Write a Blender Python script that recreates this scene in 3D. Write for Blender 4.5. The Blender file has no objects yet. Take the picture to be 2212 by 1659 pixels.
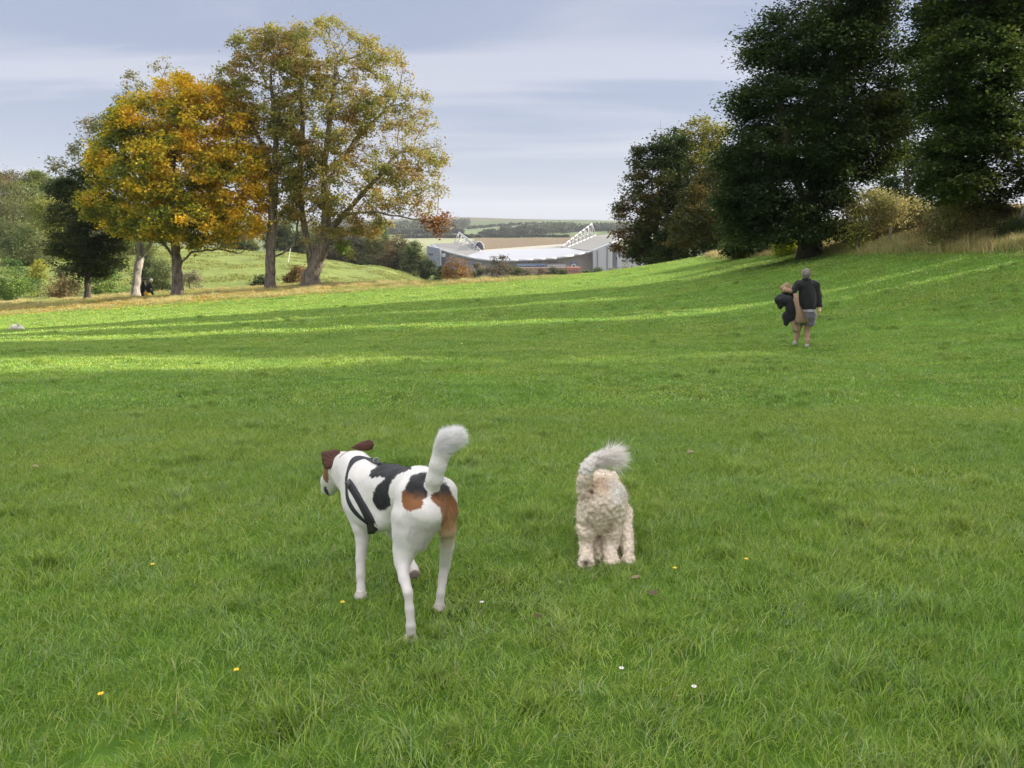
import bpy, math, random
import numpy as np
from mathutils import Vector, Matrix
SC = bpy.context.scene
COL = SC.collection
R = math.radians
# ---------------------------------------------------------------- camera, sky, sun, exposure
F, CX, CY = 1720.0, 1106.0, 829.5          # focal length and centre of a 2212 x 1659 frame
PITCH = R(10.69); CAMZ = 1.5
cp, sp = math.cos(PITCH), math.sin(PITCH)
cam_d = bpy.data.cameras.new('camera'); cam = bpy.data.objects.new('camera', cam_d); COL.objects.link(cam)
cam.location = (0, 0, CAMZ); cam.rotation_euler = (R(90) - PITCH, 0, 0)
cam_d.sensor_fit = 'HORIZONTAL'; cam_d.sensor_width = 36; cam_d.lens = 36 * F / 2212
cam_d.clip_start = .05; cam_d.clip_end = 20000
SC.camera = cam
SUN_EL, SUN_AZ = R(21), R(81)              # azimuth clockwise from the view direction (+Y)
sd = bpy.data.lights.new('sun', 'SUN'); sun = bpy.data.objects.new('sun', sd); COL.objects.link(sun)
sd.energy = 5.0; sd.angle = R(.6); sd.color = (1, .91, .76)
sv = Vector((math.sin(SUN_AZ) * math.cos(SUN_EL), math.cos(SUN_AZ) * math.cos(SUN_EL), math.sin(SUN_EL)))
sun.rotation_euler = sv.to_track_quat('Z', 'Y').to_euler()
w = bpy.data.worlds.new('World'); SC.world = w; w.use_nodes = True
nt = w.node_tree; N = nt.nodes; L = nt.links; N.clear()
def nd(nt, t, **k):
    n = nt.nodes.new(t)
    for a, b in k.items(): setattr(n, a, b)
    return n
sky = nd(nt, 'ShaderNodeTexSky', sky_type='NISHITA', sun_disc=False, sun_elevation=SUN_EL, sun_rotation=SUN_AZ)
sky.air_density = 1.0; sky.dust_density = .6; sky.ozone_density = 1.5
geo = nd(nt, 'ShaderNodeTexCoord')
sep = nd(nt, 'ShaderNodeSeparateXYZ'); L.new(geo.outputs['Generated'], sep.inputs[0])
# cloud sheet coordinates: direction projected to a flat layer, stretched sideways
zp = nd(nt, 'ShaderNodeMath', operation='ADD'); L.new(sep.outputs[2], zp.inputs[0]); zp.inputs[1].default_value = .12
dx = nd(nt, 'ShaderNodeMath', operation='DIVIDE'); L.new(sep.outputs[0], dx.inputs[0]); L.new(zp.outputs[0], dx.inputs[1])
dy = nd(nt, 'ShaderNodeMath', operation='DIVIDE'); L.new(sep.outputs[1], dy.inputs[0]); L.new(zp.outputs[0], dy.inputs[1])
cmb = nd(nt, 'ShaderNodeCombineXYZ'); L.new(dx.outputs[0], cmb.inputs[0]); L.new(dy.outputs[0], cmb.inputs[1])
mp = nd(nt, 'ShaderNodeMapping'); L.new(cmb.outputs[0], mp.inputs[0])
mp.inputs['Scale'].default_value = (.28, 1.0, 1); mp.inputs['Rotation'].default_value = (0, 0, R(-14)); mp.inputs['Location'].default_value = (3.1, 1.45, 0)
n1 = nd(nt, 'ShaderNodeTexNoise'); L.new(mp.outputs[0], n1.inputs[0])
n1.inputs['Scale'].default_value = 1.25; n1.inputs['Detail'].default_value = 7; n1.inputs['Roughness'].default_value = .5; n1.inputs['Distortion'].default_value = .5
cr = nd(nt, 'ShaderNodeMapRange', interpolation_type='SMOOTHERSTEP'); L.new(n1.outputs[0], cr.inputs[0])
cr.inputs[1].default_value = .40; cr.inputs[2].default_value = .64
# broad veil: thin cloud and horizon tone, with brightness added overhead out of view
cloud = nd(nt, 'ShaderNodeMix', data_type='RGBA'); L.new(cr.outputs[0], cloud.inputs[0])
cloud.inputs[6].default_value = (1.66, 1.84, 2.52, 1)
cloud.inputs[7].default_value = (2.65, 2.66, 3.1, 1)
hz = nd(nt, 'ShaderNodeMapRange', interpolation_type='SMOOTHSTEP'); L.new(sep.outputs[2], hz.inputs[0])
hz.inputs[1].default_value = -.01; hz.inputs[2].default_value = .16; hz.inputs[3].default_value = 1; hz.inputs[4].default_value = 0
hm = nd(nt, 'ShaderNodeMix', data_type='RGBA'); L.new(hz.outputs[0], hm.inputs[0]); L.new(cloud.outputs[2], hm.inputs[6])
hm.inputs[7].default_value = (1.85, 2.02, 2.62, 1)
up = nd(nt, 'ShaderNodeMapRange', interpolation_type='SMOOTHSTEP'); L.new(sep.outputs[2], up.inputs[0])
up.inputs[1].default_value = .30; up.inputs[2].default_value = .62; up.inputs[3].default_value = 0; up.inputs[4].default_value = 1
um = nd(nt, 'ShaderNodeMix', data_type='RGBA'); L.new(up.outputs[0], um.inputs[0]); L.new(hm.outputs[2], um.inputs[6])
um.inputs[7].default_value = (9.0, 9.0, 9.2, 1)       # unseen sky overhead, brightened to lift the shaded foreground
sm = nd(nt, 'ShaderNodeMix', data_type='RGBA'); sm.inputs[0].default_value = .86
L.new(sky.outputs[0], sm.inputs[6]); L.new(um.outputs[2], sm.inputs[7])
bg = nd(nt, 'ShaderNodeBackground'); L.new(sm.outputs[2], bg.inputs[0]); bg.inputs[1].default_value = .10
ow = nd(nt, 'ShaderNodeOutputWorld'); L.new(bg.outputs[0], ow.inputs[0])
SC.view_settings.view_transform = 'Standard'; SC.view_settings.look = 'None'
SC.view_settings.exposure = 1.2; SC.view_settings.gamma = 1.0
SC.render.engine = 'CYCLES'
SC.cycles.max_bounces = 6; SC.cycles.diffuse_bounces = 3; SC.cycles.glossy_bounces = 2
SC.cycles.transmission_bounces = 3; SC.cycles.transparent_max_bounces = 4; SC.cycles.volume_bounces = 0
SC.cycles.use_denoising = True; SC.cycles.denoising_prefilter = 'ACCURATE'; SC.cycles.denoising_input_passes = 'RGB_ALBEDO_NORMAL'

# ---------------------------------------------------------------- helpers
rng = np.random.default_rng(7)
def tag(o, label=None, cat=None, group=None, kind=None):
    if label: o['label'] = label
    if cat: o['category'] = cat
    if group: o['group'] = group
    if kind: o['kind'] = kind
    return o
def link(o, parent=None):
    COL.objects.link(o)
    if parent is not None: o.parent = parent
    return o
def empty(name, loc, label=None, cat=None, group=None):
    o = bpy.data.objects.new(name, None); o.empty_display_size = .2; o.location = loc
    COL.objects.link(o); return tag(o, label, cat, group)
def mesh_np(name, V, faces_flat, loop_start, loop_total, col=None, smooth=True):
    me = bpy.data.meshes.new(name)
    V = np.asarray(V, np.float32)
    me.vertices.add(len(V)); me.vertices.foreach_set('co', V.ravel())
    me.loops.add(len(faces_flat)); me.loops.foreach_set('vertex_index', np.asarray(faces_flat, np.int32))
    me.polygons.add(len(loop_start)); me.polygons.foreach_set('loop_start', np.asarray(loop_start, np.int32))
    if smooth is not None: me.polygons.foreach_set('use_smooth', np.full(len(loop_start), bool(smooth)))
    if col is not None:
        a = me.attributes.new('Col', 'FLOAT_COLOR', 'POINT')
        c = np.ones((len(V), 4), np.float32); c[:, :3] = col
        a.data.foreach_set('color', c.ravel())
    me.update(calc_edges=True)
    return me
def quads(name, V, Q, col=None, smooth=True):
    Q = np.asarray(Q, np.int32)
    n = Q.shape[1]
    return mesh_np(name, V, Q.ravel(), np.arange(len(Q)) * n, None, col, smooth)
def mobj(name, me, mat, parent=None, loc=None):
    o = bpy.data.objects.new(name, me)
    if mat is not None: me.materials.append(mat)
    link(o, parent)
    if loc is not None: o.location = loc
    return o
class MB:
    """collects simple shapes, then makes one mesh object"""
    def __init__(s): s.v = []; s.f = []
    def add(s, vs, fs):
        b = len(s.v); s.v += [tuple(v) for v in vs]; s.f += [tuple(i + b for i in f) for f in fs]
    def box(s, c, sz, rz=0, bev=0):
        x, y, z = [a / 2 for a in sz]; ca, sa = math.cos(rz), math.sin(rz)
        vs = []
        for dz in (-z, z):
            for dx, dy in ((-x, -y), (x, -y), (x, y), (-x, y)):
                vs.append((c[0] + dx * ca - dy * sa, c[1] + dx * sa + dy * ca, c[2] + dz))
        s.add(vs, [(0, 3, 2, 1), (4, 5, 6, 7), (0, 1, 5, 4), (1, 2, 6, 5), (2, 3, 7, 6), (3, 0, 4, 7)])
    def hexa(s, a, b):
        """a, b: two quads (4 points each) joined into a solid"""
        s.add(list(a) + list(b), [(0, 3, 2, 1), (4, 5, 6, 7), (0, 1, 5, 4), (1, 2, 6, 5), (2, 3, 7, 6), (3, 0, 4, 7)])
    def bar(s, p, q, r, n=6, r2=None):
        p, q = Vector(p), Vector(q); d = (q - p).normalized()
        u = d.orthogonal().normalized(); v = d.cross(u); r2 = r if r2 is None else r2
        vs = [p + (u * math.cos(t) + v * math.sin(t)) * r for t in [2 * math.pi * i / n for i in range(n)]]
        vs += [q + (u * math.cos(t) + v * math.sin(t)) * r2 for t in [2 * math.pi * i / n for i in range(n)]]
        s.add(vs, [(i, (i + 1) % n, n + (i + 1) % n, n + i) for i in range(n)] + [tuple(range(n))[::-1], tuple(range(n, 2 * n))])
    def build(s, name, mat, parent=None, smooth=False, loc=(0, 0, 0)):
        me = bpy.data.meshes.new(name)
        L0 = Vector(loc)
        me.from_pydata([tuple(Vector(v) - L0) for v in s.v], [], s.f); me.update()
        me.polygons.foreach_set('use_smooth', [smooth] * len(me.polygons))
        o = mobj(name, me, mat, parent); o.location = L0 if parent is None else (0, 0, 0)
        return o
# lattice value noise
def vnoise(P, seed=0):
    P = np.asarray(P, float); i = np.floor(P).astype(np.int64); f = P - i; f = f * f * (3 - 2 * f)
    out = np.zeros(len(P))
    for dx in (0, 1):
        for dy in (0, 1):
            for dz in (0, 1):
                h = ((i[:, 0] + dx) * 73856093) ^ ((i[:, 1] + dy) * 19349663) ^ ((i[:, 2] + dz) * 83492791) ^ (seed * 2654435761)
                h = (h ^ (h >> 13)) * 1274126177 & 0x7fffffff
                h = (h ^ (h >> 15)) % 65536 / 65535.0
                wt = (f[:, 0] if dx else 1 - f[:, 0]) * (f[:, 1] if dy else 1 - f[:, 1]) * (f[:, 2] if dz else 1 - f[:, 2])
                out += h * wt
    return out
def fbm(P, seed=0, oct=3):
    P = np.asarray(P, float); s = 0; a = 1; t = 0
    for k in range(oct):
        s = s + a * vnoise(P * 2 ** k + 17.3 * k, seed + k); t += a; a *= .5
    return s / t
def sstep(a, b, x):
    t = np.clip((x - a) / (b - a), 0, 1); return t * t * (3 - 2 * t)
def px3(px, py, Y):
    """the point at forward distance Y seen at (px, py) of the surveyed frame: used to take measurements"""
    a = (px - CX) / F; b = (CY - py) / F
    t = Y / (cp + b * sp)
    return np.array([a * t, Y, CAMZ + t * (b * cp - sp)])
def mpp(Y): return Y / F * 1.0 / cp   # metres per frame pixel at distance Y
# ---------------------------------------------------------------- materials
def new_mat(name):
    m = bpy.data.materials.new(name); m.use_nodes = True
    n = m.node_tree; n.nodes.clear()
    out = nd(n, 'ShaderNodeOutputMaterial')
    return m, n, out
def mat_plain(name, col, rough=.6, noise=.12, nscale=8, metal=0, bump=0, coords='Object', spec=.5):
    m, n, out = new_mat(name)
    b = nd(n, 'ShaderNodeBsdfPrincipled'); n.links.new(b.outputs[0], out.inputs[0])
    tc = nd(n, 'ShaderNodeTexCoord'); nz = nd(n, 'ShaderNodeTexNoise'); n.links.new(tc.outputs[coords], nz.inputs[0])
    nz.inputs['Scale'].default_value = nscale; nz.inputs['Detail'].default_value = 5
    mx = nd(n, 'ShaderNodeMix', data_type='RGBA'); n.links.new(nz.outputs[0], mx.inputs[0])
    mx.inputs[6].default_value = (*[c * (1 - noise) for c in col], 1); mx.inputs[7].default_value = (*[min(1, c * (1 + noise)) for c in col], 1)
    n.links.new(mx.outputs[2], b.inputs['Base Color']); b.inputs['Roughness'].default_value = rough; b.inputs['Metallic'].default_value = metal
    b.inputs['Specular IOR Level'].default_value = spec
    if bump:
        bp = nd(n, 'ShaderNodeBump'); n.links.new(nz.outputs[0], bp.inputs['Height']); bp.inputs['Strength'].default_value = bump; bp.inputs['Distance'].default_value = .02
        n.links.new(bp.outputs[0], b.inputs['Normal'])
    return m
def mat_leaf(name, trans=.35, objcol=True, rough=.55):
    m, n, out = new_mat(name)
    at = nd(n, 'ShaderNodeAttribute', attribute_name='Col')
    oi = nd(n, 'ShaderNodeObjectInfo')
    mu = nd(n, 'ShaderNodeMix', data_type='RGBA', blend_type='MULTIPLY'); mu.inputs[0].default_value = 1
    n.links.new(at.outputs[0], mu.inputs[6])
    if objcol: n.links.new(oi.outputs['Color'], mu.inputs[7])
    else: mu.inputs[7].default_value = (1, 1, 1, 1)
    p = nd(n, 'ShaderNodeBsdfPrincipled'); n.links.new(mu.outputs[2], p.inputs['Base Color']); p.inputs['Roughness'].default_value = rough
    p.inputs['Specular IOR Level'].default_value = .25
    t = nd(n, 'ShaderNodeBsdfTranslucent')
    hs = nd(n, 'ShaderNodeHueSaturation'); n.links.new(mu.outputs[2], hs.inputs['Color']); hs.inputs['Value'].default_value = 1.25; hs.inputs['Saturation'].default_value = 1.1
    n.links.new(hs.outputs[0], t.inputs[0])
    ms = nd(n, 'ShaderNodeMixShader'); ms.inputs[0].default_value = trans
    n.links.new(p.outputs[0], ms.inputs[1]); n.links.new(t.outputs[0], ms.inputs[2]); n.links.new(ms.outputs[0], out.inputs[0])
    return m
def mat_bark(name, c1, c2, scale=6):
    m, n, out = new_mat(name)
    b = nd(n, 'ShaderNodeBsdfPrincipled'); n.links.new(b.outputs[0], out.inputs[0]); b.inputs['Roughness'].default_value = .85
    g = nd(n, 'ShaderNodeNewGeometry'); mp_ = nd(n, 'ShaderNodeMapping'); n.links.new(g.outputs['Position'], mp_.inputs[0]); mp_.inputs['Scale'].default_value = (1, 1, .28)
    nz = nd(n, 'ShaderNodeTexNoise'); n.links.new(mp_.outputs[0], nz.inputs[0]); nz.inputs['Scale'].default_value = scale; nz.inputs['Detail'].default_value = 8; nz.inputs['Roughness'].default_value = .65
    r = nd(n, 'ShaderNodeMapRange'); n.links.new(nz.outputs[0], r.inputs[0]); r.inputs[1].default_value = .35; r.inputs[2].default_value = .68
    mx = nd(n, 'ShaderNodeMix', data_type='RGBA'); n.links.new(r.outputs[0], mx.inputs[0]); mx.inputs[6].default_value = (*c1, 1); mx.inputs[7].default_value = (*c2, 1)
    n.links.new(mx.outputs[2], b.inputs['Base Color'])
    bp = nd(n, 'ShaderNodeBump'); n.links.new(nz.outputs[0], bp.inputs['Height']); bp.inputs['Strength'].default_value = .9; bp.inputs['Distance'].default_value = .08; n.links.new(bp.outputs[0], b.inputs['Normal'])
    return m
def mat_grass(name, tint_a, tint_b, tint_c, trans=.3):
    """blade colour attribute x slow drifts of hue over the ground"""
    m, n, out = new_mat(name)
    at = nd(n, 'ShaderNodeAttribute', attribute_name='Col')
    g = nd(n, 'ShaderNodeNewGeometry')
    n1 = nd(n, 'ShaderNodeTexNoise'); n.links.new(g.outputs['Position'], n1.inputs[0]); n1.inputs['Scale'].default_value = .55; n1.inputs['Detail'].default_value = 5; n1.inputs['Roughness'].default_value = .62
    n2 = nd(n, 'ShaderNodeTexNoise'); n.links.new(g.outputs['Position'], n2.inputs[0]); n2.inputs['Scale'].default_value = 2.3; n2.inputs['Detail'].default_value = 6; n2.inputs['Roughness'].default_value = .7
    r1 = nd(n, 'ShaderNodeMapRange'); n.links.new(n1.outputs[0], r1.inputs[0]); r1.inputs[1].default_value = .38; r1.inputs[2].default_value = .64
    r2 = nd(n, 'ShaderNodeMapRange'); n.links.new(n2.outputs[0], r2.inputs[0]); r2.inputs[1].default_value = .48; r2.inputs[2].default_value = .74
    m1 = nd(n, 'ShaderNodeMix', data_type='RGBA'); n.links.new(r1.outputs[0], m1.inputs[0]); m1.inputs[6].default_value = (*tint_a, 1); m1.inputs[7].default_value = (*tint_b, 1)
    m2 = nd(n, 'ShaderNodeMix', data_type='RGBA'); n.links.new(r2.outputs[0], m2.inputs[0]); n.links.new(m1.outputs[2], m2.inputs[6]); m2.inputs[7].default_value = (*tint_c, 1)
    mu = nd(n, 'ShaderNodeMix', data_type='RGBA', blend_type='MULTIPLY'); mu.inputs[0].default_value = 1
    n.links.new(at.outputs[0], mu.inputs[6]); n.links.new(m2.outputs[2], mu.inputs[7])
    p = nd(n, 'ShaderNodeBsdfPrincipled'); n.links.new(mu.outputs[2], p.inputs['Base Color']); p.inputs['Roughness'].default_value = .5; p.inputs['Specular IOR Level'].default_value = .3
    t = nd(n, 'ShaderNodeBsdfTranslucent'); n.links.new(mu.outputs[2], t.inputs[0])
    ms = nd(n, 'ShaderNodeMixShader'); ms.inputs[0].default_value = trans
    n.links.new(p.outputs[0], ms.inputs[1]); n.links.new(t.outputs[0], ms.inputs[2]); n.links.new(ms.outputs[0], out.inputs[0])
    return m
M_leaf = mat_leaf('leaf')
M_bark_grey = mat_bark('bark_grey', (.055, .045, .038), (.30, .24, .19))
M_bark_pale = mat_bark('bark_pale', (.13, .115, .10), (.50, .45, .40), 4)
M_bark_dark = mat_bark('bark_dark', (.035, .028, .022), (.11, .09, .07))
M_grass = mat_grass('grass_blade', (.84, .95, .75), (1.22, 1.14, .98), (1.05, 1.08, 1.5))
M_rough = mat_grass('rough_grass_blade', (.9, 1, .8), (1.15, 1.0, .95), (1.1, 1.1, 1.1))

# ---------------------------------------------------------------- terrain
CREST_PX = [-1500, 0, 600, 950, 1200, 4000]; CREST_Y = [78, 78, 76, 63, 60, 60]
MOW_Y = 58.5
TP = np.array([-1500, 0, 330, 600, 800, 950, 1200, 1430, 1700, 2212, 3700.])
TD = np.array([100, 125, 170, 220, 300, 450, 800, 900, 1000, 1100, 1200, 1400, 1700, 2100, 2600, 3300, 6000.])
TZ = np.array([
 [-5, -6.2, -6, -6.4, -7, -7.5, -8, -6, -4, -2, -2],
 [-1, -3.5, -5, -6.0, -8, -9.5, -10, -8, -6, -3, -3],
 [4, 0, -2.6, -4.2, -6.8, -10.2, -12, -11, -8, -5, -4],
 [8, 4, -1.7, -3.4, -7, -11.3, -14, -14, -10, -6, -4],
 [16, 10, -4, -6, -10, -14, -18, -18, -14, -10, -8],
 [20, 12, -10, -12, -16, -22, -28, -26, -20, -14, -12],
 [0, -20, -38, -40, -42, -42, -42, -42, -42, -40, -40],
 [0, -18, -34, -36, -38, -38, -38, -38, -38, -36, -36],
 [0, -10, -15, -15, -15, -14, -14, -13, -13, -13, -13],
 [0, -6, -8, -8, -8, -8.5, -8, -7, -7, -7, -7],
 [2, -2, -4, -4, -4, -5, -4.2, -3, -3, -3, -3],
 [6, 3, 2, 2, 2, 2.0, 4, 5, 5, 5, 5],
 [14, 12, 10, 10, 11, 11, 13, 14, 14, 14, 14],
 [26, 25, 24, 24, 26, 28, 27, 25, 25, 25, 25],
 [46, 44, 44, 44, 46, 55, 47, 40, 40, 40, 40],
 [30, 30, 30, 30, 30, 32, 30, 24, 24, 24, 24],
 [5] * 11])
def smooth_interp(x, xp):
    i = np.clip(np.searchsorted(xp, x) - 1, 0, len(xp) - 2)
    t = np.clip((x - xp[i]) / (xp[i + 1] - xp[i]), 0, 1)
    return i, t
def near_z(x, y):
    yp = np.maximum(y, 0); xc = np.clip(x, -60, 60)
    z = -1.9 * (1 - np.exp(-(yp / 22) ** 1.5)) + .067 * xc * sstep(5, 50, yp)
    z = z + 2.15 * sstep(5, 23, xc) * (1 - .45 * sstep(30, 62, yp)) * sstep(-5, 22, yp)
    s = x - lawn_edge_x(y)
    z = z + .85 * sstep(-.5, 8, s) * (1 - sstep(42, 58, yp)) + .4 * sstep(8, 30, s)
    return z
def lawn_edge_x(y): return np.interp(y, [-60, -30, 15, 30, 40, 54, 62], [25.5, 24, 20.0, 18.0, 16.9, 15.3, 15.5])
def gz(x, y):
    x = np.atleast_1d(np.asarray(x, float)); y = np.atleast_1d(np.asarray(y, float))
    th = np.clip(np.arctan2(x, y), -1.0, 1.0); r = np.hypot(x, y); d = r * np.cos(th)
    front = np.cos(np.arctan2(x, y)) > -.2
    px = CX + F * np.tan(th)
    yc = np.interp(px, CREST_PX, CREST_Y)
    zn = near_z(x, np.minimum(y, yc)) + .05 * (vnoise(np.c_[x * .35, y * .35, x * 0], 3) - .5) + .02 * (vnoise(np.c_[x * 1.7, y * 1.7, x * 0], 4) - .5)
    i, t = smooth_interp(px, TP); t = t * t * (3 - 2 * t)
    j, s = smooth_interp(d, TD)
    zt = (TZ[j, i] * (1 - t) + TZ[j, i + 1] * t) * (1 - s) + (TZ[np.minimum(j + 1, len(TD) - 1), i] * (1 - t) + TZ[np.minimum(j + 1, len(TD) - 1), i + 1] * t) * s
    zt = zt + (fbm(np.c_[x / 40, y / 40, x * 0], 9) - .5) * np.clip(d / 300, 0, 1.2) * 1.5
    k = sstep(0, 1, (d - yc) / np.maximum(100 - yc, 1))
    z = zn * (1 - k) + zt * k
    return np.where(front & (d > yc), z, zn)
def g1(x, y): return float(gz(x, y)[0])
def hit(px, py, y0=1.2, y1=400):
    """where the sight line through a measured frame point meets the ground"""
    ys = np.geomspace(y0, y1, 1500); a = (px - CX) / F; b = (CY - py) / F
    t = ys / (cp + b * sp); z = CAMZ + t * (b * cp - sp)
    below = z < gz(a * t, ys)
    k = int(np.argmax(below)) if below.any() else len(ys) - 1
    return np.array([a * t[k], ys[k], g1(a * t[k], ys[k])])
def at(px, Y):
    x = (px - CX) / F * Y * 1.0 / cp
    b = 0
    for _ in range(6):                       # horizontal offset depends a little on height
        z = g1(x, Y); # ray angle through that height
        q = (z - CAMZ) / Y; b = (q * cp + sp) / (cp - q * sp) if True else 0
        x = (px - CX) / F * Y / (cp + b * sp)
    return np.array([x, Y, g1(x, Y)])

th_in = np.radians(np.arange(-41, 41.01, .125)); th_out = np.radians(np.arange(43, 318, 3.0))
ths = np.concatenate([th_in, th_out]); rs = np.concatenate([[.05], np.geomspace(.4, 6000, 330)])
TH, RR = np.meshgrid(ths, rs); X = (RR * np.sin(TH)).ravel(); Yg = (RR * np.cos(TH)).ravel()
Z = gz(X, Yg) - .03
nt_, nr_ = len(ths), len(rs)
I, J = np.meshgrid(np.arange(nt_), np.arange(nr_ - 1)); I2 = (I + 1) % nt_
Q = np.stack([J * nt_ + I, J * nt_ + I2, (J + 1) * nt_ + I2, (J + 1) * nt_ + I], -1).reshape(-1, 4)[:, ::-1]
# land cover colours
TT = np.arctan2(X, Yg); D_ = RR.ravel() * np.cos(np.clip(TT, -1, 1)); PXg = CX + F * np.tan(np.clip(TT, -1, 1))
nz_ = fbm(np.c_[X / 9, Yg / 9, X * 0], 21, 4)[:, None]
nzb = fbm(np.c_[X / 120, Yg / 120, X * 0], 22, 4)[:, None]
LAWN = np.array([.105, .20, .028]); ROUGH = np.array([.33, .29, .12]); SLOPE = np.array([.15, .185, .05])
col = LAWN * (.8 + .4 * nz_)
sx = (X - lawn_edge_x(Yg))
rough_m = (sstep(-.3, .8, sx + (nz_[:, 0] - .5) * 2) * (Yg < 62) + (X < 3) * sstep(MOW_Y - .4, MOW_Y + .6, Yg + (nz_[:, 0] - .5) * 1.5))[:, None].clip(0, 1)
col = col * (1 - rough_m) + ROUGH * (.75 + .5 * nz_) * rough_m
k = sstep(84, 100, D_)[:, None]
col = col * (1 - k) + SLOPE * (.75 + .5 * nz_) * (.85 + .3 * nzb) * k
FIELD = np.array([.30, .30, .13]); 
k = sstep(500, 560, D_)[:, None]; col = col * (1 - k) + np.array([.13,.15,.07]) * (.8 + .4 * nzb) * k
def band(d0, d1, p0, p1, c):
    global col
    k = ((D_ > d0) & (D_ < d1) & (PXg > p0) & (PXg < p1))[:, None]
    col = np.where(k, np.array(c) * (.85 + .3 * nzb), col)
band(960, 1240, 1030, 1330, (.17, .128, .078)); band(1000, 1200, 840, 1026, (.25, .26, .15)); band(1200, 1330, 850, 1330, (.12, .14, .06))
band(1330, 1560, 1000, 1330, (.14, .18, .085)); band(1560, 1900, 900, 1400, (.12, .15, .075))
k = sstep(1750, 1900, D_ + (nzb[:, 0] - .5) * 300)[:, None]
up_ = sstep(2250, 2500, D_ + (nzb[:, 0] - .5) * 250 - np.clip(PXg - 1100, 0, 400) * -.0)[:, None]
hillc = np.array([.085, .11, .052]) * (1 - up_) + np.array([.115, .105, .066]) * up_
rgt = sstep(1080, 1240, PXg)[:, None]; hillc = hillc * (1 - rgt * .8) + np.array([.10, .128, .06]) * rgt * .8
col = col * (1 - k) + hillc * (.8 + .4 * nzb) * k
m, n, out = new_mat('ground')
a_ = nd(n, 'ShaderNodeAttribute', attribute_name='Col'); b_ = nd(n, 'ShaderNodeBsdfPrincipled'); n.links.new(b_.outputs[0], out.inputs[0]); b_.inputs['Roughness'].default_value = .95; b_.inputs['Specular IOR Level'].default_value = .1
g_ = nd(n, 'ShaderNodeNewGeometry'); z1 = nd(n, 'ShaderNodeTexNoise'); n.links.new(g_.outputs['Position'], z1.inputs[0]); z1.inputs['Scale'].default_value = 1.6; z1.inputs['Detail'].default_value = 9; z1.inputs['Roughness'].default_value = .75
r_ = nd(n, 'ShaderNodeMapRange'); n.links.new(z1.outputs[0], r_.inputs[0]); r_.inputs[1].default_value = .3; r_.inputs[2].default_value = .7; r_.inputs[3].default_value = .55; r_.inputs[4].default_value = 1.4
z2 = nd(n, 'ShaderNodeTexNoise'); mz_ = nd(n, 'ShaderNodeMapping'); n.links.new(g_.outputs['Position'], mz_.inputs[0]); mz_.inputs['Scale'].default_value = (1, .35, 1); n.links.new(mz_.outputs[0], z2.inputs[0]); z2.inputs['Scale'].default_value = .45; z2.inputs['Detail'].default_value = 8; z2.inputs['Roughness'].default_value = .7
r2_ = nd(n, 'ShaderNodeMapRange'); n.links.new(z2.outputs[0], r2_.inputs[0]); r2_.inputs[1].default_value = .32; r2_.inputs[2].default_value = .68; r2_.inputs[3].default_value = .72; r2_.inputs[4].default_value = 1.25
mm_ = nd(n, 'ShaderNodeMath', operation='MULTIPLY'); n.links.new(r_.outputs[0], mm_.inputs[0]); n.links.new(r2_.outputs[0], mm_.inputs[1])
mu_ = nd(n, 'ShaderNodeMix', data_type='RGBA', blend_type='MULTIPLY'); mu_.inputs[0].default_value = 1; n.links.new(a_.outputs[0], mu_.inputs[6]); n.links.new(mm_.outputs[0], mu_.inputs[7]); n.links.new(mu_.outputs[2], b_.inputs['Base Color'])
bp_ = nd(n, 'ShaderNodeBump'); n.links.new(z1.outputs[0], bp_.inputs['Height']); bp_.inputs['Strength'].default_value = .7; bp_.inputs['Distance'].default_value = .12; n.links.new(bp_.outputs[0], b_.inputs['Normal'])
M_ground = m
ground = mobj('ground', quads('ground', np.c_[X, Yg, Z], Q, col), M_ground); tag(ground, kind='structure')
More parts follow.
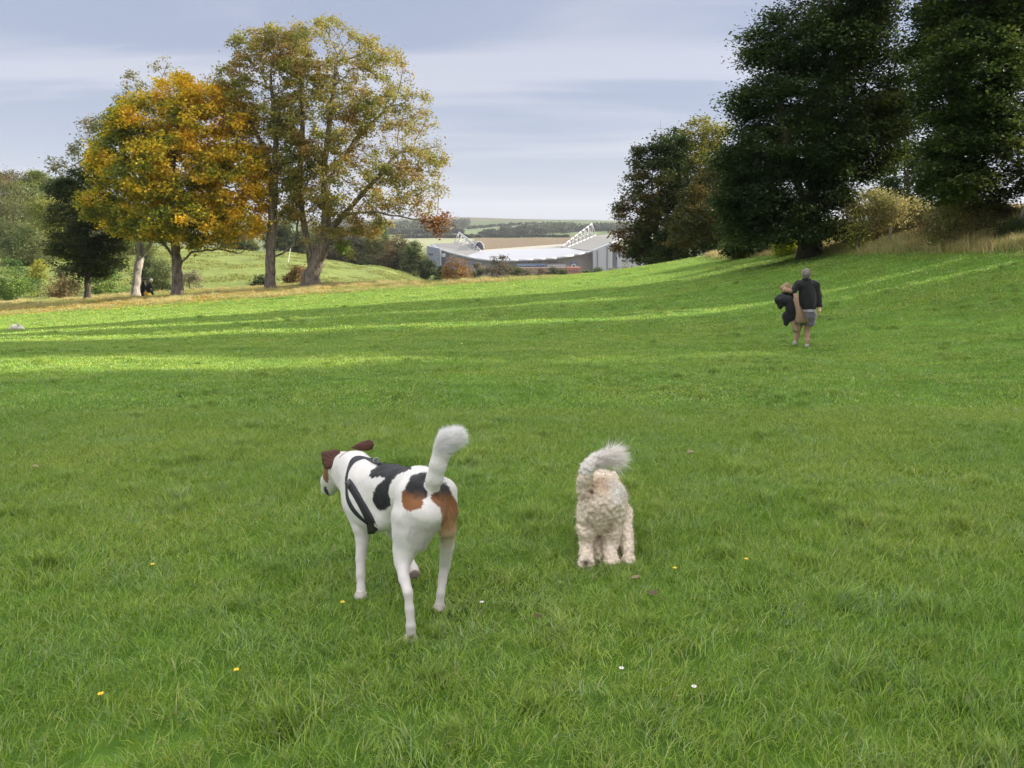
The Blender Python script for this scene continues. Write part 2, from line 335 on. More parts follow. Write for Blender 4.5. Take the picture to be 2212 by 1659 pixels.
# ---------------------------------------------------------------- grass (nobody could count it)
def blade_patch(name, n, rad, hmin, hmax, wid, lean, cols, seed, square=True, segs=2):
    r = np.random.default_rng(seed)
    if square: bx = r.uniform(-rad, rad, n); by = r.uniform(-rad, rad, n)
    else:
        q = np.abs(r.normal(0, .5, n)).clip(0, 1.2) * rad; t = r.uniform(0, 6.283, n); bx = q * np.cos(t); by = q * np.sin(t)
    a = r.uniform(0, 6.283, n); h = r.uniform(hmin, hmax, n) * r.uniform(.6, 1, n); w_ = wid * r.uniform(.6, 1.25, n)
    cl = fbm(np.c_[bx * 9 / max(rad, .2) * .35 + seed, by * 9 / max(rad, .2) * .35, bx * 0], seed, 2)   # tufts lean together
    az = r.uniform(0, 6.283, n) * .55 + cl * 12; ln = lean * r.uniform(.3, 1.5, n)
    dx_, dy_ = np.cos(az) * ln, np.sin(az) * ln; ux, uy = np.cos(a), np.sin(a)
    lv = []
    for k in range(segs + 1):
        s = k / segs; ww = w_ * (1 - s ** 1.6) if k < segs else w_ * 0
        cx = bx + dx_ * h * s ** 1.7; cy = by + dy_ * h * s ** 1.7; cz = h * (s - .28 * ln * s * s) - .006
        if k < segs: lv += [np.c_[cx - ux * ww / 2, cy - uy * ww / 2, cz], np.c_[cx + ux * ww / 2, cy + uy * ww / 2, cz]]
        else: lv += [np.c_[cx, cy, cz]]
    nv = len(lv); V = np.stack(lv, 1).reshape(-1, 3); b = np.arange(n) * nv
    fl = []; st = []
    ff = np.stack([np.stack([b + 2 * k, b + 2 * k + 1, b + 2 * k + 3, b + 2 * k + 2], 1) for k in range(segs - 1)], 1).reshape(-1, 4)
    tr = np.stack([b + 2 * (segs - 1), b + 2 * (segs - 1) + 1, b + 2 * segs], 1)
    flat = np.concatenate([ff.ravel(), tr.ravel()]); starts = np.concatenate([np.arange(len(ff)) * 4, len(ff) * 4 + np.arange(n) * 3])
    cols = np.array(cols); wts = cols[:, 3] / cols[:, 3].sum(); ci = r.choice(len(cols), n, p=wts)
    c = cols[ci, :3] * r.uniform(.75, 1.25, (n, 1))
    C = np.repeat(c, nv, 0)
    me = mesh_np(name, V, flat, starts, None, C, True)
    return me
def gn_scatter(name, P, rot, scl, idx, meshes, mat, label=None):
    """one object: points that carry clump meshes"""
    hidden = bpy.data.collections.new(name + '_clumps')
    for i, me in enumerate(meshes):
        me.materials.append(mat); o = bpy.data.objects.new('%s_clump_%02d' % (name, i), me); hidden.objects.link(o)
    me = bpy.data.meshes.new(name); me.vertices.add(len(P)); me.vertices.foreach_set('co', np.asarray(P, np.float32).ravel())
    for nm, ty, arr, key in (('rot', 'FLOAT_VECTOR', rot, 'vector'), ('scl', 'FLOAT_VECTOR', scl, 'vector'), ('idx', 'INT', idx, 'value')):
        a = me.attributes.new(nm, ty, 'POINT'); a.data.foreach_set(key, np.asarray(arr, np.int32 if ty == 'INT' else np.float32).ravel())
    me.update(); o = bpy.data.objects.new(name, me); COL.objects.link(o); me.materials.append(mat)
    tag(o, kind='stuff', label=label)
    ng = bpy.data.node_groups.new(name, 'GeometryNodeTree')
    ng.interface.new_socket('Geometry', in_out='INPUT', socket_type='NodeSocketGeometry'); ng.interface.new_socket('Geometry', in_out='OUTPUT', socket_type='NodeSocketGeometry')
    gi = nd(ng, 'NodeGroupInput'); go = nd(ng, 'NodeGroupOutput'); ip = nd(ng, 'GeometryNodeInstanceOnPoints'); ci = nd(ng, 'GeometryNodeCollectionInfo')
    ci.inputs['Collection'].default_value = hidden; ci.inputs['Separate Children'].default_value = True; ci.inputs['Reset Children'].default_value = True
    ip.inputs['Pick Instance'].default_value = True
    def na(nm, ty): x = nd(ng, 'GeometryNodeInputNamedAttribute', data_type=ty); x.inputs[0].default_value = nm; return x.outputs[0]
    ng.links.new(gi.outputs[0], ip.inputs['Points']); ng.links.new(ci.outputs[0], ip.inputs['Instance'])
    ng.links.new(na('rot', 'FLOAT_VECTOR'), ip.inputs['Rotation']); ng.links.new(na('scl', 'FLOAT_VECTOR'), ip.inputs['Scale']); ng.links.new(na('idx', 'INT'), ip.inputs['Instance Index'])
    ng.links.new(ip.outputs[0], go.inputs[0])
    md = o.modifiers.new('clumps', 'NODES'); md.node_group = ng
    return o
def in_view(x, y, margin=1.0, k=.70): return np.abs(x) < y * k + margin
LC = [(.24, .355, .050, 5), (.29, .41, .062, 4), (.165, .27, .042, 2.3), (.38, .45, .11, 2.3), (.29, .39, .17, 2.2), (.50, .44, .22, .6)]
near_p = [blade_patch('lawn_near', 1750, .24, .025, .070, .0038, .9, LC, 100 + i) for i in range(6)]
near_p += [blade_patch('lawn_tuft', 420, .13, .06, .125, .0055, .7, LC[1:5], 140 + i, square=False, segs=3) for i in range(3)]
mid_p = [blade_patch('lawn_mid', 2900, .85, .022, .058, .0095, .9, LC, 200 + i) for i in range(5)]
far_p = [blade_patch('lawn_far', 2600, 2.0, .03, .075, .028, .8, LC, 220 + i) for i in range(4)]
def scatter(ymin, ymax, cell, jit, margin, meshes_idx, smin, smax, keep=None, seed=1, xfun=in_view):
    r = np.random.default_rng(seed); W = ymax * .70 + margin
    xs, ys = np.meshgrid(np.arange(-W, W, cell), np.arange(ymin, ymax, cell)); x = xs.ravel() + r.uniform(-jit, jit, xs.size) * cell; y = ys.ravel() + r.uniform(-jit, jit, xs.size) * cell
    ok = xfun(x, y, margin)
    if keep is not None: ok &= keep(x, y)
    x, y = x[ok], y[ok]; n_ = len(x); z = gz(x, y)
    e = .15; gx = (gz(x + e, y) - gz(x - e, y)) / (2 * e); gy = (gz(x, y + e) - gz(x, y - e)) / (2 * e)
    rz = r.uniform(0, 6.283, n_)
    # tilt with the slope: rotation = Rz(spin) first then lean; euler XYZ applied as Rx*Ry on a spun clump
    rx = gy * np.cos(rz) * 1.0 - gx * np.sin(rz); ry = -(gx * np.cos(rz) + gy * np.sin(rz))
    s = r.uniform(smin, smax, n_); hs = .80 + .42 * vnoise(np.c_[x * .9, y * .9, x * 0], 31)
    idx = np.asarray(meshes_idx)[r.integers(0, len(meshes_idx), n_)]
    return np.c_[x, y, z], np.c_[rx, ry, rz], np.c_[s, s, s * hs], idx
lawn_ok = lambda x, y: (x < lawn_edge_x(y) + .4) & ((y < MOW_Y + .3) | ((x > 2) & (y < 64)))
S = [scatter(.9, 8.5, .36, .16, 1.6, list(range(6)), .95, 1.1, seed=1),
     scatter(.9, 7.0, .42, .5, 1.6, [6, 7, 8], .5, 1.1, keep=lambda x, y: fbm(np.c_[x * 1.6, y * 1.6, x * 0], 55, 2) > .53, seed=2),
     scatter(6.5, 26, .55, .5, 2, [6, 7, 8], .6, 1.25, keep=lambda x, y: (fbm(np.c_[x * .9, y * .9, x * 0], 58, 3) > .63) & lawn_ok(x, y), seed=22),
     scatter(25, 57, 1.3, .5, 3, [6, 7, 8], 1.0, 2.0, keep=lambda x, y: (fbm(np.c_[x * .4, y * .4, x * 0], 59, 3) > .64) & lawn_ok(x, y), seed=23),
     scatter(8.1, 24, 1.3, .14, 2, [9, 10, 11, 12, 13], .95, 1.1, keep=lawn_ok, seed=3),
     scatter(23.3, 64, 3.1, .14, 3, [14, 15, 16, 17], .95, 1.15, keep=lawn_ok, seed=4)]
P = [np.concatenate([s[k] for s in S]) for k in range(4)]
gn_scatter('grass', P[0], P[1], P[2], P[3], near_p + mid_p + far_p, M_grass)
# long rough grass: the uncut strip under the trees and the bank on the right
RC = [(.58, .48, .24, 4), (.46, .42, .16, 3), (.64, .53, .32, 2.5), (.22, .28, .07, 2.2), (.32, .19, .10, .8)]
ROf = [blade_patch('rough_tuft', 620, .75, .22, .62, .014, .55, RC, 300 + i, square=False, segs=3) for i in range(4)]
GOf = [blade_patch('rough_low', 700, .9, .08, .22, .018, .8, [(.20, .28, .06, 3), (.34, .36, .12, 3), (.52, .45, .22, 2)], 320 + i, square=False) for i in range(3)]
def nm(x, y, s=.35, seed=77): return fbm(np.c_[x * s, y * s, x * 0], seed, 3)
bank = lambda x, y: (x > lawn_edge_x(y) - .3 + (nm(x, y) - .5) * 2.5) & (y < 63) & (x < lawn_edge_x(y) + 16)
strip = lambda x, y: (y > MOW_Y - .3 + (nm(x, y) - .5) * 1.6) & (x < 3.5)
S = [scatter(8, 63, .62, .45, 6, [0, 1, 2, 3], .7, 1.25, keep=lambda x, y: bank(x, y) & (nm(x, y, .8, 5) > .30), seed=11, xfun=lambda x, y, m_: np.abs(x) < y * .72 + 5),
     scatter(8, 63, .8, .45, 6, [4, 5, 6], .8, 1.3, keep=bank, seed=12, xfun=lambda x, y, m_: np.abs(x) < y * .72 + 5),
     scatter(57, 80, .85, .45, 6, [0, 1, 2, 3], .5, .85, keep=lambda x, y: strip(x, y) & (nm(x, y, .35, 6) > .50) & (x < 1), seed=13),
     scatter(57, 80, .95, .45, 6, [4, 5, 6], .7, 1.2, keep=strip, seed=14)]
P = [np.concatenate([s[k] for s in S]) for k in range(4)]
gn_scatter('rough_grass', P[0], P[1], P[2], P[3], ROf + GOf, M_rough)

# tussocks on the pasture slope beyond
SLf = [blade_patch('slope_tuft', 500, .9, .10, .30, .035, .6, [(.22, .27, .07, 4), (.32, .34, .12, 3), (.13, .18, .04, 2), (.42, .38, .18, 1)], 340 + i, square=False) for i in range(3)]
def slope_keep(x, y): return (y > 96) & (fbm(np.c_[x / 5, y / 12, x * 0], 87, 3) > .50) & (x < -y * .06) & (x > -y * .55)
q = scatter(96, 235, 3.2, .5, 2, [0, 1, 2], 1.2, 2.8, keep=slope_keep, seed=31)
gn_scatter('pasture_grass', q[0], q[1], q[2] * np.array([1, 1, .8]), q[3], SLf, M_rough)
# ---------------------------------------------------------------- trees: limbs grown towards clumps of foliage
def lobes_world(lobes, Y):
    out = []
    for lb in lobes:
        px, py, rx, ry = lb[:4]; oy = lb[4] if len(lb) > 4 else 0; dr = lb[5] if len(lb) > 5 else None
        c = px3(px, py, Y + oy); m_ = (Y + oy) / F
        out.append((c, np.array([rx * m_, (rx * m_ * .9) if dr is None else dr, ry * m_])))
    return out
def sample_lobes(lw, n, r, shell=.5):
    vol = np.array([np.prod(b) for a, b in lw]) ** .8; ch = r.choice(len(lw), n, p=vol / vol.sum())
    d = r.normal(size=(n, 3)); d /= np.linalg.norm(d, axis=1)[:, None]
    q = r.uniform(0, 1, n) ** (1 / 3.) * (1 - shell) + shell * r.uniform(.75, 1.03, n)
    C = np.array([a for a, b in lw])[ch]; B = np.array([b for a, b in lw])[ch]
    return C + d * B * q[:, None]
def grow(stems, A, step, kill, r, maxit=260, trop=.12):
    pos = []; par = []
    for st in stems:                                 # st: list of 3-D points; a later stem starts at the nearest earlier node
        prev = -1
        if pos:
            dd = [np.linalg.norm(np.array(p) - st[0]) for p in pos]; prev = int(np.argmin(dd))
        else: pos.append(np.array(st[0])); par.append(-1); prev = 0
        for a, b in zip(st[:-1], st[1:]):
            a, b = np.array(a), np.array(b); n_ = max(1, int(np.linalg.norm(b - a) / step))
            for k in range(1, n_ + 1):
                p = a + (b - a) * k / n_ + r.normal(size=3) * step * .07
                pos.append(p); par.append(prev); prev = len(pos) - 1
    pos = list(pos); nfix = len(pos)
    P = np.array(pos); D = np.linalg.norm(A[:, None] - P[None], axis=2); near = D.argmin(1); nd_ = D.min(1)
    # a limb leaves low down: penalise nothing; attraction from every live clump to its nearest node
    alive = nd_ > kill
    for it in range(maxit):
        if alive.sum() < 2: break
        idx = near[alive]; dv = A[alive] - np.array(pos)[idx]; dv /= np.linalg.norm(dv, axis=1)[:, None] + 1e-9
        u, inv = np.unique(idx, return_inverse=True); s = np.zeros((len(u), 3)); np.add.at(s, inv, dv)
        cnt = np.bincount(inv)
        Pn = np.array(pos)[u]; pp = np.array([pos[par[k]] if par[k] >= 0 else pos[k] - np.array([0, 0, 1.]) for k in u])
        inh = Pn - pp; inh /= np.linalg.norm(inh, axis=1)[:, None] + 1e-9
        s = s / (np.linalg.norm(s, axis=1)[:, None] + 1e-9) + inh * .35 + np.array([0, 0, trop]) + r.normal(size=s.shape) * .12
        s /= np.linalg.norm(s, axis=1)[:, None] + 1e-9
        new = Pn + s * step
        b0 = len(pos); pos += list(new); par += list(u)
        Aa = A[alive]; Dn = ((Aa[:, None] - new[None]) ** 2).sum(2); j = Dn.argmin(1); dn = np.sqrt(Dn.min(1))
        ai = np.where(alive)[0]; better = dn < nd_[ai]
        near[ai[better]] = b0 + j[better]; nd_[ai[better]] = dn[better]
        stuck = ~better & (r.uniform(size=len(better)) < .08)
        alive[ai[stuck]] = False
        alive &= nd_ > kill
    return np.array(pos), np.array(par)
def tree_tubes(P, par, rbase, rtip, flare=.5, zb=None):
    n_ = len(P); tips = np.zeros(n_); kids = [[] for _ in range(n_)]
    for i in range(1, n_): kids[par[i]].append(i)
    order = np.arange(n_)[::-1]
    for i in order:
        if not kids[i]: tips[i] = 1
        if par[i] >= 0: tips[par[i]] += tips[i]
    e = math.log(max(tips[0], 3)) / math.log(rbase / rtip)
    rad = rtip * tips ** (1 / e)
    P2 = P.copy()
    chains = []; stack = [(0, -1)]
    while stack:
        s, p0 = stack.pop(); ch = ([p0] if p0 >= 0 else []) + [s]; c = s
        while kids[c]:
            ks = sorted(kids[c], key=lambda k: -tips[k]); 
            for k in ks[1:]: stack.append((k, c))
            c = ks[0]; ch.append(c)
        if len(ch) > 1: chains.append((ch, p0 >= 0))
    V = []; Fq = []; nb = 0
    for ch, side in chains:
        pts = P2[ch]; rr = rad[ch].copy()
        if side: rr[0] = min(rr[0], rr[1] * 1.25)
        if not side:
            h = pts[:, 2] - pts[0, 2]; rr = rr * (1 + flare * np.exp(-h / (rbase * 1.6)))
        m_ = 12 if rr[0] > .2 else 7 if rr[0] > .06 else 4 if rr[0] > .025 else 3
        t = np.gradient(pts, axis=0); t /= np.linalg.norm(t, axis=1)[:, None] + 1e-9
        ref = np.where(np.abs(t[:, 2:3]) > .9, np.array([[1., 0, 0]]), np.array([[0, 0, 1.]]))
        ref = np.array([[.31, .95, .05]]) * np.ones_like(t) if abs(t[0, 2]) > .5 else np.array([[0.1, .05, 1.]]) * np.ones_like(t)
        u = np.cross(t, ref); u /= np.linalg.norm(u, axis=1)[:, None] + 1e-9; v = np.cross(t, u)
        a = np.arange(m_) * 2 * math.pi / m_
        lump = 1 + (.10 * np.sin(a * 3 + pts[0, 0]) + .06 * np.sin(a * 5)) * (m_ > 7)
        ring = pts[:, None] + (u[:, None] * np.cos(a)[None, :, None] + v[:, None] * np.sin(a)[None, :, None]) * (rr[:, None] * lump[None])[:, :, None]
        k = len(pts); V.append(ring.reshape(-1, 3)); i = np.arange(m_); i2 = (i + 1) % m_
        for q in range(k - 1): Fq.append(np.stack([nb + q * m_ + i, nb + q * m_ + i2, nb + (q + 1) * m_ + i2, nb + (q + 1) * m_ + i], 1))
        nb += k * m_
    return np.concatenate(V), np.concatenate(Fq), rad, kids
def leaf_mesh(name, C, size, colr, r, flat=.35, droop=0, aspect=.8):
    n_ = len(C); nrm = r.normal(size=(n_, 3)); nrm[:, 2] = np.abs(nrm[:, 2]) + flat * 1.5; nrm /= np.linalg.norm(nrm, axis=1)[:, None]
    d = r.normal(size=(n_, 3)); d[:, 2] -= droop; d -= nrm * (d * nrm).sum(1)[:, None]; d /= np.linalg.norm(d, axis=1)[:, None] + 1e-9; s = np.cross(nrm, d)
    L_ = (size * r.uniform(.6, 1.3, n_))[:, None]; W_ = L_ * aspect * .5
    v0 = C; v1 = C + d * L_ * .5 + s * W_ + nrm * L_ * .10; v2 = C + d * L_ - nrm * L_ * .12; v3 = C + d * L_ * .5 - s * W_ + nrm * L_ * .10
    V = np.stack([v0, v1, v2, v3], 1).reshape(-1, 3)
    return quads(name, V, np.arange(4 * n_).reshape(-1, 4), np.repeat(colr, 4, 0), smooth=False)
def palette(C, cols, r, scale=.5, seed=3, sharp=1.0, bias=None):
    """clumps of leaves turn at different times: colour drifts over the crown in patches"""
    nzv = fbm(C * scale, seed, 3) + r.normal(size=len(C)) * .07
    if bias is not None: nzv = nzv + bias
    t = np.clip((nzv - .5) * 2.6 * sharp + .5, 0, .999) * (len(cols) - 1); i = t.astype(int).clip(0, len(cols) - 2); f = (t - i)[:, None]
    cols = np.array(cols); c = cols[i] * (1 - f) + cols[i + 1] * f
    return c * r.uniform(.72, 1.28, (len(C), 1))
def make_tree(name, px, Y, lobes, stems, rbase, cols, label, nclump=420, nleaf=40000, lsize=.18, bark=None, seed=1, step=.45, kill=.5,
              sig=(.42, .42, .26), pscale=.35, bias=None, cat='tree', group=None, shell=.5, rtip=.014, trop=.12, base=None, flat=.35, twigs=True, edge_sparse=None, zmin=.8):
    r = np.random.default_rng(seed)
    B = at(px, Y) if base is None else np.array(base, float)
    lw = lobes_world(lobes, Y)
    A = sample_lobes(lw, nclump, r, shell)
    A = A[A[:, 2] > B[2] + zmin * .5]
    st = []
    for k, s in enumerate(stems):
        pts = [px3(q[0], q[1], Y + (q[2] if len(q) > 2 else 0)) for q in s]
        if k == 0: pts[0] = B - np.array([0, 0, .15])
        st.append(pts)
    P, par = grow(st, A, step, kill, r, trop=trop)
    V, Fq, rad, kids = tree_tubes(P, par, rbase, rtip)
    # foliage on the thin ends
    thin = np.where((rad < rtip * 2.6) & (P[:, 2] > B[2] + zmin))[0]
    wt = np.array([3.0 if not kids[i] else 1.0 for i in thin])
    cl = fbm(P[thin] * .55, seed + 5, 2); wt = wt * np.clip((cl - .30) * 4, .12, 1.5)
    if edge_sparse is not None: wt = wt * edge_sparse(P[thin])
    src = r.choice(thin, nleaf, p=wt / wt.sum())
    C = P[src] + r.normal(size=(nleaf, 3)) * np.array(sig)
    b = bias(C, B) if bias is not None else None
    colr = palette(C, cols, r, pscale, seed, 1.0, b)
    root = empty(name, tuple(B), label, cat, group)
    if twigs:
        ends = r.choice(thin, min(len(thin) * 2, 9000)); dirs = r.normal(size=(len(ends), 3)); dirs[:, 2] = dirs[:, 2] * .6 + .25; dirs /= np.linalg.norm(dirs, axis=1)[:, None]
        Lt = r.uniform(.35, .95, len(ends))[:, None]; p0 = P[ends]; p1 = p0 + dirs * Lt; sd_ = np.cross(dirs, r.normal(size=dirs.shape)); sd_ /= np.linalg.norm(sd_, axis=1)[:, None]; t2 = np.cross(dirs, sd_)
        w_ = .011
        tv = np.stack([p0 + sd_ * w_, p0 - sd_ * w_ * .5 + t2 * w_, p0 - sd_ * w_ * .5 - t2 * w_, p1], 1).reshape(-1, 3); b0 = len(V)
        i = np.arange(len(ends)) * 4 + b0
        tq = np.concatenate([np.stack([i, i + 1, i + 3, i + 3], 1), np.stack([i + 1, i + 2, i + 3, i + 3], 1), np.stack([i + 2, i, i + 3, i + 3], 1)])
        nq = len(Fq); flat_ = np.concatenate([Fq.ravel(), tq[:, :3].ravel()]); starts = np.concatenate([np.arange(nq) * 4, nq * 4 + np.arange(len(tq)) * 3])
        me = mesh_np('trunk', np.concatenate([V, tv]) - B, flat_, starts, None, None, True)
    else: me = quads('trunk', V - B, Fq)
    tr = mobj('trunk', me, bark or M_bark_grey, root)
    cr = mobj('crown', leaf_mesh('crown', C - B, lsize, colr, r, flat), M_leaf, root)
    return root
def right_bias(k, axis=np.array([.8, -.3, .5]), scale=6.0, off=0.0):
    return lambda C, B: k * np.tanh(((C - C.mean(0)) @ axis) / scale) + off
ORANGE = [(.18, .215, .032), (.28, .285, .038), (.50, .42, .045), (.70, .50, .05), (.76, .48, .05)]
OLIVE = [(.225, .235, .055), (.28, .265, .066), (.325, .28, .076), (.35, .26, .078), (.365, .235, .08)]
DARK = [(.033, .055, .016), (.048, .076, .020), (.068, .098, .025), (.13, .15, .035)]
DARKBR = [(.04, .065, .016), (.075, .095, .022), (.13, .12, .028), (.26, .13, .03)]
T = {}
T['orange'] = make_tree('maple_tree', 383, 70, [(385, 225, 70, 60), (320, 275, 85, 70), (452, 275, 90, 70), (505, 375, 82, 85), (370, 370, 130, 100), (262, 345, 68, 85), (245, 445, 62, 60), (400, 480, 130, 50), (530, 470, 52, 62), (458, 215, 45, 35), (310, 480, 80, 40), (215, 380, 40, 60)],
  [[(383, 636), (381, 560), (375, 500), (372, 400), (376, 300), (382, 215)], [(384, 592), (394, 565), (412, 545), (470, 538), (520, 548)], [(380, 560), (350, 525), (300, 500), (250, 490)], [(378, 520, 0), (400, 440, 1.5), (430, 330, 2)], [(374, 470, 0), (340, 400, -1.5), (320, 300, -2)], [(380, 530, 0), (375, 450, -3), (390, 380, -3.8)]],
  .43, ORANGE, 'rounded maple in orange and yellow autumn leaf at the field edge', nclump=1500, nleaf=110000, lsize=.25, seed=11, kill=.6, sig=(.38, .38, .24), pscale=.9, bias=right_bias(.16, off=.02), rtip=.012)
T['big'] = make_tree('sycamore_tree', 672, 71, [(700, 115, 95, 75), (622, 100, 55, 42),  (790, 180, 110, 95), (868, 320, 92, 100), (700, 260, 110, 110), (765, 410, 120, 70), (645, 440, 55, 62), (620, 130, 50, 45), (905, 400, 60, 62), (880, 235, 62, 50), (925, 340, 48, 60), (720, 490, 60, 25), (800, 480, 45, 30)],
  [[(676, 620), (672, 570), (664, 520), (652, 460), (648, 380), (655, 260), (650, 150)], [(676, 590), (700, 530, -.6), (718, 490, -.6), (745, 462, -.8), (800, 400, -1), (860, 330, -1)], [(700, 530, -.6), (706, 460, -.2), (702, 350, 0), (720, 200, 0), (730, 120, 0)], [(745, 462, -.8), (800, 458, -1.4), (870, 468, -1.6), (938, 483, -1.6)], [(704, 545, -.6), (722, 541, -.9), (738, 552, -1), (757, 552, -1)], [(704, 400, 0), (770, 300, 1.5), (850, 220, 2)]],
  .64, OLIVE, 'huge sycamore with forked trunk and thinning olive brown leaves right of the others', nclump=2000, nleaf=50000, lsize=.20, seed=12, kill=.55, sig=(.28, .28, .19), pscale=.75, rtip=.013,
  edge_sparse=lambda q: np.clip(1.25 - np.abs((q[:, 0] - px3(720, 300, 71)[0]) / 13) ** 2 - .35 * sstep(8, 20, q[:, 2]), .22, 1.5))
# the reddish spray at the end of the long limb and the green tuft on the low branch belong to the same crown
def extra_leaves(root, pts, col_, n_, size, sig, seed):
    r = np.random.default_rng(seed); B = np.array(root.location); cr = [c for c in root.children if c.name.startswith('crown')][0]
    C = np.array(pts)[r.integers(0, len(pts), n_)] + r.normal(size=(n_, 3)) * sig - B
    me = cr.data; old = np.empty(len(me.vertices) * 3, np.float32); me.vertices.foreach_get('co', old); oc = np.empty(len(me.vertices) * 4, np.float32); me.attributes['Col'].data.foreach_get('color', oc)
    m2 = leaf_mesh('x', C, size, palette(C, col_, r, .6, seed), r); V2 = np.empty(len(m2.vertices) * 3, np.float32); m2.vertices.foreach_get('co', V2); c2 = np.empty(len(m2.vertices) * 4, np.float32); m2.attributes['Col'].data.foreach_get('color', c2)
    V = np.concatenate([old.reshape(-1, 3), V2.reshape(-1, 3)]); c = np.concatenate([oc.reshape(-1, 4), c2.reshape(-1, 4)])[:, :3]
    nm_ = quads('crown', V, np.arange(len(V)).reshape(-1, 4), c, False); nm_.materials.append(M_leaf); cr.data = nm_; bpy.data.meshes.remove(m2)
extra_leaves(T['big'], [px3(x, y, 69.4) for x, y in ((915, 472), (935, 478), (950, 474), (965, 482), (940, 492), (928, 485), (958, 470), (948, 500))], [(.24, .15, .06), (.29, .16, .065), (.26, .11, .05)], 900, .22, (.35, .5, .28), 5)
extra_leaves(T['big'], [px3(x, y, 70) for x, y in ((742, 538), (735, 530), (750, 542), (745, 530))], [(.12, .18, .03), (.25, .26, .04)], 420, .22, (.28, .4, .25), 6)
T['tall'] = make_tree('sycamore_tree', 583, 70.5, [(560, 120, 66, 50), (600, 95, 45, 35),  (495, 180, 55, 32), (560, 230, 80, 85), (605, 400, 42, 80), (640, 180, 60, 70), (600, 320, 60, 80), (520, 260, 40, 50), (650, 350, 50, 60)],
  [[(583, 624), (583, 575), (585, 530), (588, 470), (591, 400), (596, 300), (585, 180)], [(584, 556), (610, 547), (635, 528), (640, 500), (650, 440), (668, 380)], [(636, 528, 0), (665, 521, -1), (720, 510, -1.6)], [(592, 380), (560, 300, 1), (510, 210, 1)], [(590, 500), (605, 470, 0), (645, 465, -1)]],
  .42, OLIVE, 'tall straight trunked sycamore with an elbowed low limb beside the orange maple', nclump=900, nleaf=29000, lsize=.21, seed=14, kill=.55, sig=(.28, .28, .19), pscale=.75, rtip=.013, bias=lambda C, B: -.04)
T['pale'] = make_tree('ash_tree', 292, 73, [(150, 362, 42, 20), (195, 330, 45, 28), (290, 185, 28, 24), (352, 155, 26, 22), (225, 280, 50, 30), (300, 250, 60, 50), (120, 350, 18, 10)],
  [[(290, 636), (295, 595), (303, 556), (302, 520), (299, 470), (290, 380), (285, 260)], [(304, 553), (322, 530), (338, 495), (345, 420), (350, 300), (352, 190)], [(292, 400), (250, 350, 1), (200, 335, 1), (150, 362, 1)]],
  .34, [(.16, .17, .06), (.22, .21, .09), (.26, .22, .11)], 'pale barked tree with thin crown showing behind the orange maple', nclump=420, nleaf=5200, lsize=.2, seed=15, bark=M_bark_pale, kill=.5, sig=(.25, .25, .2), rtip=.014)
T['shade'] = make_tree('chestnut_tree', 189, 74, [(185, 500, 78, 80), (150, 430, 45, 45), (228, 555, 52, 38), (140, 555, 38, 34), (200, 410, 60, 50), (185, 590, 55, 16), (255, 500, 30, 40)],
  [[(189, 638), (189, 600), (188, 540), (188, 470), (190, 400)]], .26, [(.035, .055, .014), (.055, .08, .018), (.085, .105, .022), (.13, .12, .03)],
  'small dark green tree with low crown left of the pale trunk', nclump=650, nleaf=34000, lsize=.25, seed=16, bark=M_bark_dark, kill=.5, sig=(.36, .36, .16), flat=.9)
# right hand group
T['red'] = make_tree('sycamore_tree', 1405, 74, [(1410, 390, 62, 85), (1375, 460, 45, 60), (1440, 320, 45, 40), (1360, 530, 36, 34), (1440, 480, 60, 80), (1400, 545, 60, 25), (1350, 410, 14, 12)],
  [[(1405, 590), (1403, 530), (1405, 470), (1410, 380)], [(1405, 560), (1440, 500, 1), (1445, 400, 1), (1445, 310, 1)]], .24, [(.035, .055, .014), (.06, .08, .018), (.10, .10, .025), (.10, .085, .027), (.15, .085, .033)],
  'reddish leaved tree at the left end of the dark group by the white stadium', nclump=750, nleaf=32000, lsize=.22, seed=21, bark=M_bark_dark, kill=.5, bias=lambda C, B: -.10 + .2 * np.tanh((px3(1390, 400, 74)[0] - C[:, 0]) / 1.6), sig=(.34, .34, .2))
T['gold'] = make_tree('elm_tree', 1500, 78, [(1500, 400, 80, 110), (1525, 290, 45, 35), (1475, 330, 50, 50), (1540, 480, 80, 80), (1480, 520, 60, 50)],
  [[(1500, 588), (1500, 520), (1505, 420), (1520, 290)]], .24, [(.03, .05, .013), (.05, .07, .018), (.08, .09, .022), (.20, .19, .035)],
  'tree with a yellow top behind the brownish bushy tree', nclump=700, nleaf=30000, lsize=.22, seed=22, bark=M_bark_dark, kill=.5, bias=lambda C, B: .35 * sstep(6.5, 9, C[:, 2]) - .05)  # leaf colour shifts to yellow towards the top
T['bushy'] = make_tree('field_maple', 1545, 68, [(1555, 375, 45, 45), (1545, 450, 78, 70), (1500, 500, 55, 60), (1590, 500, 55, 60), (1545, 545, 80, 25)],
  [[(1545, 583), (1545, 540), (1548, 470), (1552, 390)], [(1545, 560), (1570, 500, 0), (1590, 450, 0)], [(1545, 560), (1515, 510, 0), (1500, 460, 0)]], .2, [(.05, .07, .018), (.085, .095, .024), (.14, .115, .03), (.20, .12, .035)],
  'bushy brownish green tree standing in front of the tall dark beech', nclump=700, nleaf=34000, lsize=.2, seed=23, bark=M_bark_dark, kill=.45, sig=(.30, .30, .18))
